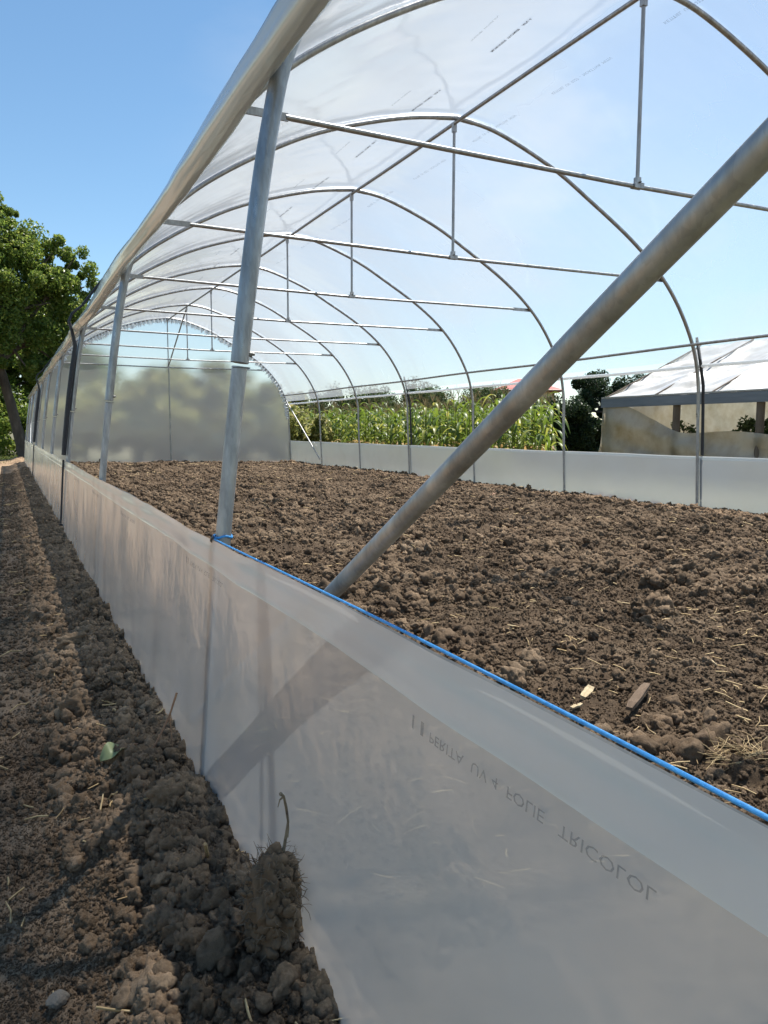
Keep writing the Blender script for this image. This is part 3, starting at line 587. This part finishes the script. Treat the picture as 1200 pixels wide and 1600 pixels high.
for k, (x, y, z, r, lab) in enumerate([(3.2, 22, 1.2, .95, 'yellow green bush behind the middle of the gable film'), (4.9, 22.5, 1.4, 1.0, 'bush behind the gable film to the right of the door post'), (6.6, 22.5, 1.2, 1.0, 'bush behind the gable film next to the maize'), (1.9, 22.6, 1.0, .85, 'bush behind the left part of the gable film'), (4.1, 23.4, 1.3, 1.1, 'taller bush behind the gable film, farther back between two nearer bushes'), (5.8, 23.6, 1.3, 1.1, 'bush far behind the right half of the gable film'), (7.9, 23.5, 1.0, .9, 'bush at the corner between the gable and the maize plot')]):
    tree('bush', lab, 'bush', (x, y, -.2), [(x, y, z, r), (x + .8, y, z * .75, r * .8), (x - .8, y + .3, z * .8, r * .8), (x - .2, y - .2, z * .4, r * .8), (x + .3, y, z * 1.5, r * .6)], 4500, 0.15, M['yellowish'], None, .06, seed=40 + k)

# maize
M['maize'] = leaf_mat('maize_leaf', [(0, (.06, .11, .015)), (.45, (.12, .18, .025)), (.8, (.24, .27, .05)), (1, (.38, .34, .10))], 0.45, 0.4)
M['drymaize'] = leaf_mat('dry_maize_leaf', [(0, (.30, .20, .07)), (1, (.48, .34, .14))], 0.35, 0.6)
M['tassel'] = pbr('maize_tassel', [(.3, (.26, .18, .07)), (.7, (.42, .31, .14))], 30, 0.8)
def maize_protos(seed):
    rnd = random.Random(seed); Hh = rnd.uniform(1.45, 1.72)
    st = MB().tube([(0, 0, 0), (.01, .01, Hh * .5), (.0, .015, Hh)], [.014, .012, .006], 6).mesh('maize_plant', M['maize'])
    lv, dv = MB(), MB(); nl = 10
    for k in range(nl):
        z = 0.15 + (Hh - .25) * k / (nl - 1); a = (k % 2) * math.pi + rnd.uniform(-.5, .5) + seed; L = rnd.uniform(.5, .75) * (1 - .35 * abs(k / (nl - 1) - .5)); rise = rnd.uniform(.6, 1.1); w = rnd.uniform(.032, .045)
        dx, dy = math.cos(a), math.sin(a); Lp, Mp, Rp = [], [], []
        for t in np.linspace(0, 1, 7):
            r_ = L * (t * .85); h = L * (rise * t * .9 - (rise * .55 + .75) * t * t); ww = w * math.sin(math.pi * (0.1 + .9 * t)) ** .6 * (1 if t < .95 else .15)
            Lp.append((dx * r_ - dy * ww, dy * r_ + dx * ww, z + h + ww * .35)); Mp.append((dx * r_, dy * r_, z + h)); Rp.append((dx * r_ + dy * ww, dy * r_ - dx * ww, z + h + ww * .35))
        tgt = dv if k < 3 and rnd.random() < .75 else lv
        b0 = len(tgt.v)
        for a_, b_, c_2 in zip(Lp, Mp, Rp): tgt.v += [Vector(a_), Vector(b_), Vector(c_2)]
        for i in range(6):
            for j in (0, 1): tgt.f.append((b0 + 3 * i + j, b0 + 3 * i + j + 1, b0 + 3 * i + j + 4, b0 + 3 * i + j + 3))
    ts = MB()
    for k in range(6):
        a = k * 1.05; ts.tube([(0, 0.015, Hh - .02), (math.cos(a) * .05, math.sin(a) * .05, Hh + .12), (math.cos(a) * .1, math.sin(a) * .1, Hh + (.2 if k else .26))], [.004, .005, .002], 4)
    out = [('leaves', lv.mesh('leaves', M['maize'])), ('tassel', ts.mesh('tassel', M['tassel']))]
    if dv.v: out.append(('dry_leaves', dv.mesh('dry_leaves', M['drymaize'])))
    return st, out
protos = [maize_protos(k) for k in range(7)]
rndm = random.Random(8); spots = []
for row in range(7):
    yv = 12.6 + row * .35
    while yv < 29: spots.append((9.9 + row * 0.62 + rndm.uniform(-.08, .08), yv)); yv += rndm.uniform(.24, .42)
spots = [p for p in spots if 0.36 < p[0] / p[1] < 0.785]
spots.sort(key=lambda p: p[0] - 0.12 * p[1]); far = spots[290:]; spots = spots[:290]
for (x, y) in spots:
    st, pl = protos[rndm.randrange(7)]; o = link(bpy.data.objects.new('maize_plant', st)); o.location = (x, y, -.2); o.rotation_euler = (rndm.uniform(-.06, .06), rndm.uniform(-.06, .06), rndm.uniform(0, 6.28)); q = rndm.uniform(.85, 1.08); o.scale = (1.0, 1.0, q)
    tag(o, 'maize plant with arching green leaves in the plot behind the right skirt', 'maize plant', 'maize plants standing in the plot beyond the right wall')
    for nm, me in pl: link(bpy.data.objects.new(nm, me), o)
mv, mf = [], []
allf = far + [(rndm.uniform(9.5 + 4.4, 22), rndm.uniform(18.5, 33)) for _ in range(420)]
allf = [p for p in allf if p[0] / p[1] < .8]
lv_arr = []
for st, pl in protos:
    vv, ff = [], []; b = 0
    for nm, me in pl[:1]:
        a = np.empty(len(me.vertices) * 3); me.vertices.foreach_get('co', a); vv.append(a.reshape(-1, 3)); ff.append(np.array([p.vertices[:] for p in me.polygons]))
    lv_arr.append((vv[0], ff[0]))
nb = 0
for (x, y) in allf:
    a, f = lv_arr[rndm.randrange(7)]; t = rndm.uniform(0, 6.28); c, s = math.cos(t), math.sin(t)
    mv.append(np.stack([a[:, 0] * c - a[:, 1] * s + x, a[:, 0] * s + a[:, 1] * c + y, a[:, 2] * rndm.uniform(.85, 1.08) - .2], -1)); mf.append(f + nb); nb += len(a)
mo = link(bpy.data.objects.new('maize_field', np_mesh('maize_field', np.concatenate(mv), np.concatenate(mf), M['maize']))); mo['kind'] = 'stuff'

# ------------------------------------------------------------------ the torn white greenhouse
M['whitefilm'] = film_mat('white_old_film', 0.03, 0.05, 0.25, 0.7, gloss_rough=0.4, wr=(0.5, 0.06), wscale=1.3, dust=0.5, base=(.46, .46, .44))
M['beigefilm'] = film_mat('yellowed_old_film', 0.06, 0.1, 0.5, 0.4, tint=(.85, .78, .62), base=(.60, .54, .44), gloss_rough=0.4, wr=(0.5, 0.03), wscale=2.0, dust=1.3)
M['board'] = pbr('grey_boards', [(.3, (.15, .16, .18)), (.7, (.27, .28, .30))], 6, 0.8, 0, 0.4, 0.01, (1, .1, 1))
M['wood'] = pbr('weathered_post', [(.3, (.10, .07, .05)), (.7, (.20, .15, .11))], 10, 0.85, 0, 0.6, 0.01, (1, 1, .2))
GA = math.atan2(0.02, 4.3)
gh = empty('old_greenhouse', (12.5, 14.0, -.2)); tag(gh, 'low old greenhouse under torn wrinkled white film with sagging sides on wooden posts', 'greenhouse')
# local: x across (away), y negative towards the viewer's right, z up from the ground
E_, RI, WD, LN = 1.60, 2.95, 6.0, 10.5
def ghg(name, fn, nu, nv, mat): 
    U, V = np.meshgrid(np.linspace(0, 1, nu), np.linspace(0, 1, nv), indexing='ij'); return link(bpy.data.objects.new(name, grid_mesh(name, fn(U, V), mat)), gh)
def roofside(U, V, far=False):
    y = -LN * U; x = WD / 2 * V; z = E_ + (RI - E_) * V
    bay = np.abs(np.sin(math.pi * U * LN / 1.5)); z = z - 0.10 * bay * np.sin(math.pi * V) + 0.26 * fbm(y * 1.3 + x * 1.8, x * .8 - y * .3, 47, 4) * np.sin(math.pi * np.clip(V * 1.1, 0, 1)) + .09 * fbm(y * 4 + x * 2.5, x * 2.5, 48, 3)
    if far: x = WD - x
    return np.stack([x, y, z], -1)
ghg('roof_sheet', roofside, 120, 40, M['whitefilm']); ghg('roof_sheet', lambda U, V: roofside(U, V, True), 60, 16, M['whitefilm'])
def sidesheet(U, V):
    y = -LN * U; d = LN * U
    top = np.where(d < .35, E_ - .12, E_ - .12 - 0.62 * sstep(.35, 2.5, d) - .06 * sstep(2.5, 5, d) + .04 * np.sin(d * 2.1) * sstep(1.5, 3, d)); z = .0 + top * V
    x = -0.02 + 0.10 * fbm(d * 1.5 - z * 1.5, z * 1.2 + d * .7, 53, 3) + .05 * np.sin((d * .8 + z * 3.0) * 3) * sstep(0, 1, d) * (1 - V * .5) - .05 * (1 - V)
    return np.stack([x, y, z], -1)
ghg('side_sheet', sidesheet, 130, 30, M['beigefilm'])
ghg('side_sheet', lambda U, V: np.stack([WD + .1 * fbm(U * 9, V * 3, 57, 3), -LN * U, (E_ - .55 - .15 * np.sin(U * 21) ** 2) * V], -1), 60, 10, M['beigefilm'])
def gable_end(U, V):
    x = WD * U; top = E_ + (RI - E_) * (1 - np.abs(2 * U - 1)); return np.stack([x, 0.02 + .08 * fbm(x * 1.4, V * 3, 59, 3), top * V - 0.0], -1)
ghg('gable_sheet', gable_end, 50, 20, M['beigefilm'])
bd = MB(); bd.box((-.03, -LN / 2, E_ - .09), (.05, LN + .1, .2)); bd.build('eave_board', M['board'], gh, False)
MB().box((.02, -LN / 2, E_ + .035), (.14, LN + .1, .03)).build('eave_fold', M['whitefilm'], gh, False)
for k in range(6): MB().tube([(.05, -.12 - 2.0 * k, -.05), (.06, -.12 - 2.0 * k, E_ - .02)], .075, 8).build('post', M['wood'], gh)
for k in range(6): MB().tube([(WD - .05, -.12 - 2.0 * k, -.05), (WD - .05, -.12 - 2.0 * k, E_ - .02)], .07, 8).build('post', M['wood'], gh)
for k in range(8):
    yq = -.02 - 1.5 * k; MB().tube([(0, yq, E_ + .03), (WD / 2, yq, RI + .03)], .017, 6).build('rafter', M['wood'], gh)
MB().tube([(-.02, .03, 0), (-.03, .02, .4), (.0, .02, .62)], [.16, .06, .035], 8).build('gathered_sheet', M['beigefilm'], gh)
for k in range(9):
    x, y = 14.2 + 1.2 * (k % 2), 13.2 - 1.0 * k
    rng = np.random.default_rng(70 + k); root = empty('tomato_plant', (x, y, -.2)); tag(root, 'tall bushy green plant growing inside the torn white greenhouse', 'plant', 'plants growing inside the old greenhouse')
    C = crown_pts([(0, 0, .45, .42), (.1, .2, .85, .38), (-.1, -.3, .6, .38)], 2600, rng); link(bpy.data.objects.new('foliage', leaves_mesh('foliage', C, .11, M['bush'], rng)), root)
    MB().tube([(0, 0, 0), (.02, .02, 1.0)], [.015, .008], 6).build('stem', M['bark'], root)

# ------------------------------------------------------------------ the house
M['plaster'] = pbr('cream_plaster', [(.3, (.72, .62, .44)), (.7, (.80, .70, .5))], 1.2, 0.9, 0, 0.2, 0.01)
M['tiles'] = pbr('red_roof', [(.3, (.30, .06, .05)), (.7, (.46, .12, .10))], 3, 0.7, 0, 0.5, 0.03, (1, 1, 1))
M['pipe'] = pbr('brown_pipe', [(.3, (.10, .05, .03)), (.7, (.16, .08, .05))], 5, 0.5)
M['glass'] = pbr('dark_glass', [(.3, (.02, .025, .03)), (.7, (.04, .045, .05))], 2, 0.1)
M['white'] = pbr('white_frame', [(.3, (.7, .7, .68)), (.7, (.8, .8, .78))], 8, 0.6)
ho = empty('house', (31.6, 40, -.2), -0.453); tag(ho, 'cream plastered house with a red hipped roof behind the maize', 'house')
HW, HD, HE = 3.4, 4.6, 3.5
MB().box((-HW / 2, HD / 2, HE / 2), (HW, HD, HE)).build('wall', M['plaster'], ho, False)
r_ = MB(); ov = .45; z0, z1 = HE, HE + .85; x0, x1, y0, y1 = -HW - ov, ov, -ov, HD + ov
r_.v += [Vector(p) for p in ((x0, y0, z0), (x1, y0, z0), (x1, y1, z0), (x0, y1, z0), (x0 + 1.9, HD / 2, z1), (x1 - 1.9, HD / 2, z1), (x0, y0, z0 - .12), (x1, y0, z0 - .12), (x1, y1, z0 - .12), (x0, y1, z0 - .12))]
r_.f += [(0, 1, 5, 4), (2, 3, 4, 5), (1, 2, 5), (3, 0, 4), (6, 7, 1, 0), (7, 8, 2, 1), (8, 9, 3, 2), (9, 6, 0, 3), (9, 8, 7, 6)]
rf_ = r_.build('roof', M['tiles'], ho, False)
MB().tube([(x0, y0 - .05, z0 - .06), (x1, y0 - .05, z0 - .06)], .07, 8).build('gutter', M['pipe'], rf_)
MB().tube([(-.12, -.38, HE - .1), (-.12, -.1, HE - .35), (-.12, -.1, 0)], .06, 8).build('drainpipe', M['pipe'], ho)
for xw in (-1.7,):
    w_ = MB(); w_.box((xw, -.02, 1.9), (1.3, .08, 1.3)); wo_ = w_.build('window', M['white'], ho, False)
    MB().box((xw - .3, -.07, 1.9), (.5, .03, 1.1)).build('pane', M['glass'], wo_, False); MB().box((xw + .3, -.07, 1.9), (.5, .03, 1.1)).build('pane', M['glass'], wo_, False)

# ------------------------------------------------------------------ small things on the soil
def thing_mesh(name, me, loc, scale, rot, label, cat, group=None):
    o = link(bpy.data.objects.new(name, me)); o.location = loc; o.scale = scale; o.rotation_euler = rot; return tag(o, label, cat, group)
def pz(x, y): return float(path_z(np.array([x]), np.array([y]))[0])
def bz(x, y): return float(bed_z(np.array([x]), np.array([y]))[0])
# clump of earth held by roots, leaning on the skirt
rc = empty('root_clump', (0.266, .875, 0.008)); rc.scale = (1.0, 1.15, 1.12); rc.rotation_euler = (0.05, 0.10, 0.4); tag(rc, 'clump of dark earth bound by fine roots, dry stem sticking up, against the milky skirt', 'root clump')
bm = bmesh.new(); bmesh.ops.create_icosphere(bm, subdivisions=5, radius=1)
for v in bm.verts:
    n_ = v.co.normalized(); q = Vector((4.1, 7.7, 1.9))
    d = 1 + .28 * mnoise.noise(n_ * 1.6 + q) + .20 * mnoise.noise(n_ * 4 + q) + .13 * mnoise.noise(n_ * 9 + q) + .07 * mnoise.noise(n_ * 20 + q)
    w = .029 + .008 * max(0, n_.z); v.co = Vector((n_.x * w, n_.y * .032, n_.z * .062 + .05)) * 1.0; v.co += n_ * (d - 1) * .034
me = bpy.data.meshes.new('earth'); bm.to_mesh(me); bm.free(); me.materials.append(M['drycrumb'])
bm = bmesh.new(); bm.from_mesh(me); sk_ = [v.co.copy() for v in bm.verts]; r5 = random.Random(12); cm_ = [clod_mesh(30.1 + q, 2, 1, .45) for q in range(4)]
for k in range(150):
    p = sk_[r5.randrange(len(sk_))]
    n0 = len(bm.verts); bm.from_mesh(cm_[k % 4]); bm.verts.ensure_lookup_table(); rr0 = .0035 + .007 * r5.random() ** 2; rot = Matrix.Rotation(r5.uniform(0, 6), 3, Vector((r5.random(), r5.random(), r5.random())).normalized())
    for v in bm.verts[n0:]: v.co = rot @ v.co * rr0 + p
bm.to_mesh(me); bm.free(); me.polygons.foreach_set('use_smooth', [True] * len(me.polygons))
link(bpy.data.objects.new('earth', me), rc)
rt = MB(); rr_ = random.Random(5)
for k in range(230):
    a, b = rr_.uniform(0, 6.28), rr_.uniform(.25, 1.5) if k > 70 else rr_.uniform(-1.2, .4); n_ = Vector((math.cos(a) * math.cos(b), math.sin(a) * math.cos(b), math.sin(b)))
    p = Vector((n_.x * .033, n_.y * .034, n_.z * .058 + .05)); pts = [p]; d = (n_ + Vector((rr_.uniform(-1, 1), rr_.uniform(-1, 1), rr_.uniform(-.9, .5))) * .9).normalized()
    for j in range(4):
        d = (d + Vector((rr_.uniform(-1, 1), rr_.uniform(-1, 1), rr_.uniform(-1, .6))) * .7).normalized(); pts.append(pts[-1] + d * rr_.uniform(.004, .009))
    rt.tube(pts, [.00045, .0005, .0004, .0003, .0002], 4, False)
rt.build('roots', M['root'], rc)
MB().tube([(.004, .0, .09), (.010, .0, .125), (.012, .0, .15), (.006, .0, .168), (.0, .0, .182), (-.006, 0, .186)], [.003, .002, .0015, .0017, .0014, .0022], 7).tube([(.012, .0, .15), (.017, .003, .14), (.019, .004, .128)], [.0012, .001, .0006], 5).tube([(.0, .0, .182), (-.004, .002, .178), (-.006, .002, .17)], [.0014, .001, .0005], 5).build('stem', M['twig2'], rc)
thing_mesh('soil_clod', clod_mesh(3.3, 5, 1.0, .22, M['greyclod'], 'soil_clod'), (0.205, .895, 0.018), (.034, .026, .045), (.25, .35, .4), 'grey hard flat-faced clod of earth tilted up in front of the root clump', 'clod')
thing_mesh('stone', clod_mesh(5.9, 4, .8, .18, M['stone'], 'stone'), (0.027, .975, pz(.027, .975) + .008), (.017, .016, .014), (.2, .1, .7), 'smooth dusty stone lying alone on the trodden path', 'stone')
for k, (x, y, s, lab) in enumerate([(.06, .80, .020, 'rounded brown clod low beside the path stone'), (.262, .80, .026, 'knobbly clod pressed against the foot of the root clump'), (.30, .77, .022, 'small clod under the skirt right of the root clump'), (.16, 1.02, .024, 'lumpy clod behind the grey flat-faced clod'), (.22, 1.3, .032, 'dark clod against the skirt below the first post'), (.12, 1.95, .045, 'large long clod halfway along the soil ridge'), (.16, 2.5, .05, 'big dark clod on the ridge farther along the skirt')]):
    thing_mesh('soil_clod', clod_mesh(10.3 + k, 4, .85, .38, M['drycrumb'], 'soil_clod'), (x, y, pz(x, y) + s * .35), (s, s * 1.05, s * .9), (k, k * 2, k * 3), lab, 'clod')
# fallen leaf
lf = MB(); b0 = 0
for i, t in enumerate(np.linspace(0, 1, 9)):
    w = .019 * math.sin(math.pi * min(.97, .05 + .92 * t)) ** .8
    for j, u in enumerate((-1, -.5, 0, .5, 1)): lf.v.append(Vector((t * .062 - .031, u * w, .012 + .007 * abs(u) ** 1.5 + .006 * math.sin(t * 5 + u) + .005 * math.sin(t * 9 - 2 * u) - .012 * (t - .5) ** 2 * 4)))
for i in range(8):
    for j in range(4): lf.f.append((i * 5 + j, i * 5 + j + 1, i * 5 + j + 6, i * 5 + j + 5))
lo_ = lf.build('fallen_leaf', M['paleleaf']); lo_.location = (.168, 1.56, pz(.168, 1.56) + .012); lo_.rotation_euler = (.35, -.2, .25); tag(lo_, 'crumpled pale green leaf lying on the soil ridge', 'leaf')
MB().tube([(.03, 0, .01), (.045, -.004, .006)], .0012, 5).build('stalk', M['twig'], lo_)
tw = MB().tube([(0, 0, 0), (.025, .01, .035), (.05, .02, .075), (.068, .03, .118)], [.0014, .0017, .0019, .0024], 6).tube([(.05, .02, .075), (.052, .014, .04), (.053, .01, .012)], [.0014, .0012, .001], 5)
two = tw.build('twig', M['twig']); two.location = (.222, 1.53, pz(.222, 1.53)); tag(two, 'forked reddish twig leaning against the skirt beside the pale green leaf', 'twig')
rs_ = random.Random(21)
def straw(x, y, z, L, a, tilt, w, label, mat='straw', name='straw', cat='straw', group=None):
    m = MB(); c, s = math.cos(a), math.sin(a); pts = [(c * L * (t - .5), s * L * (t - .5), (t - .5) * L * tilt + .15 * L * math.sin(t * 3.1) * rs_.uniform(-.4, 1) + w) for t in np.linspace(0, 1, 6)]
    m.tube(pts, [w, w * 1.1, w, w * 1.05, w, w * .6], 6); o = m.build(name, M[mat]); o.location = (x, y, z); return tag(o, label, cat, group)
straw(.243, 1.10, pz(.243, 1.1) + .022, .035, 1.2, -1.6, .0028, 'thick pale straw stub standing out of the soil left of the root clump')
straw(.125, 1.42, pz(.125, 1.42) + .012, .04, 1.3, .5, .0016, 'thin pale straw below the crumpled green leaf')
straw(.142, 1.43, pz(.142, 1.43) + .01, .035, 2.2, -.8, .0014, 'bent straw right beside the thin pale straw under the leaf')
straw(.0, 2.1, pz(0, 2.1) + .01, .06, .7, .1, .0018, 'long straw on the trodden path level with the first post')
straw(.05, 3.6, pz(.05, 3.6) + .01, .11, .3, .1, .0025, 'long straw lying across the path farther along')
def chip(x, y, L, w, h, a, label, mat='palewood', name='wood_chip', cat='wood chip', up=0.3):
    m = MB(); b0 = 0; nseg = 7
    for i, t in enumerate(np.linspace(0, 1, nseg)):
        ww = w * (.55 + .45 * math.sin(math.pi * (.15 + .7 * t))) * rs_.uniform(.8, 1.1); hh = h * rs_.uniform(.7, 1.1)
        for u, v in ((-1, 0), (1, 0), (1, 1), (-1, 1)): m.v.append(Vector((L * (t - .5), u * ww / 2, v * hh + .25 * L * up * t)))
    for i in range(nseg - 1):
        for j in range(4): m.f.append((i * 4 + j, i * 4 + (j + 1) % 4, i * 4 + 4 + (j + 1) % 4, i * 4 + 4 + j))
    m.f += [(3, 2, 1, 0), tuple((nseg - 1) * 4 + q for q in range(4))]
    o = m.build(name, M[mat], None, False); o.location = (x, y, bz(x, y) + .012); o.rotation_euler = (rs_.uniform(-.2, .4), 0, a); return tag(o, label, cat)
chip(1.335, 1.53, .05, .022, .006, .5, 'pale split wood chip tilted against a clod just inside the blue-corded skirt', up=1.2)
chip(1.245, 1.46, .035, .012, .005, .1, 'small pale wood chip nearest the blue cord, in front of the tilted chip')
chip(1.40, 1.41, .17, .024, .011, .55, 'weathered brown piece of rotten wood half buried in the bed', 'rotten', 'wood_piece', 'wood')
chip(1.83, 1.56, .035, .012, .004, 1.7, 'bright pale straw chip standing among dark clods on the right of the bed', up=1.6)
chip(1.70, 1.22, .10, .024, .016, .75, 'brown wood piece beside the dry root tuft at the edge of the bed', 'rotten', 'wood_piece', 'wood')
chip(4.85, 7.2, .13, .05, .012, .4, 'orange brown maize husk lying far back near the right skirt', 'twig', 'maize_husk', 'husk', .8)
chip(2.08, 3.33, .06, .02, .006, .4, 'pale chip in the middle of the bed behind the slanting brace'); chip(2.4, 2.34, .05, .018, .006, 1.0, 'lone bright chip in the middle of the bed right of the brace')
tf = MB()
for k in range(60):
    a = rs_.uniform(-.8, .8) + (.3 if k % 2 else 2.6); p = Vector((rs_.uniform(-.05, .05), rs_.uniform(-.04, .04), .02)); pts = [p]; d = Vector((math.cos(a), math.sin(a), rs_.uniform(-.2, .4)))
    for j in range(5): d = (d + Vector((rs_.uniform(-1, 1), rs_.uniform(-1, 1), rs_.uniform(-1, .6))) * .45).normalized(); pts.append(pts[-1] + d * .014)
    tf.tube(pts, .0007, 4, False)
to_ = tf.build('root_tuft', M['straw']); to_.location = (1.33, 1.06, bz(1.33, 1.06) + .004); tag(to_, 'tangled tuft of dry yellow roots beside the blue cord at the edge of the bed', 'root tuft')
# straw and root litter, uncounted
sv, sf = [], []; nb = 0
for k in range(1500):
    onp = k < 260
    if onp: y = 0.6 * math.exp(rs_.random() * math.log(12 / .6)); x = rs_.uniform(-.35, .3); z = pz(x, y)
    else:
        y = 0.9 * math.exp(rs_.random() * math.log(17 / .9)); x = rs_.uniform(.45, min(5.9, 1.2 + 1.4 * y)); z = bz(x, y)
    d_ = math.hypot(x, y); L = rs_.uniform(.012, .05) * (1 + .12 * d_); w = (.0007 + .0006 * rs_.random()) * (1 + .35 * d_); a = rs_.uniform(0, 6.28); c, s = math.cos(a), math.sin(a); cu = rs_.uniform(-.4, .4)
    z += .006 + .004 * d_ * .3; tl = rs_.uniform(-.25, .35)
    for t in (-.5, 0, .5):
        bx = c * L * t - s * cu * L * (t * t); by = s * L * t + c * cu * L * t * t; bz_ = z + L * tl * t + .1 * L * (.25 - t * t)
        sv += [(x + bx - s * w, y + by + c * w, bz_), (x + bx + s * w, y + by - c * w, bz_), (x + bx, y + by, bz_ + w * 1.6)]
    for i in (0, 3):
        for j in range(3): sf.append((nb + i + j, nb + i + (j + 1) % 3, nb + i + 3 + (j + 1) % 3, nb + i + 3 + j))
    nb += 9
so = link(bpy.data.objects.new('straw_litter', np_mesh('straw_litter', np.array(sv), np.array(sf), M['straw']))); so['kind'] = 'stuff'
# grass and weeds at the far end of the path
M['grass'] = leaf_mat('grass_blades', [(0, (.06, .09, .02)), (.6, (.10, .14, .035)), (1, (.2, .2, .07))], .4, .5)
rg = np.random.default_rng(9); n = 9000; C = np.stack([rg.uniform(-3.5, .5, n), rg.uniform(17.5, 27, n), np.zeros(n)], -1); C[:, 2] = -.17 + rg.uniform(0, .1, n)
go_ = link(bpy.data.objects.new('grass', leaves_mesh('grass', C, .16, M['grass'], rg, .12))); go_['kind'] = 'stuff'
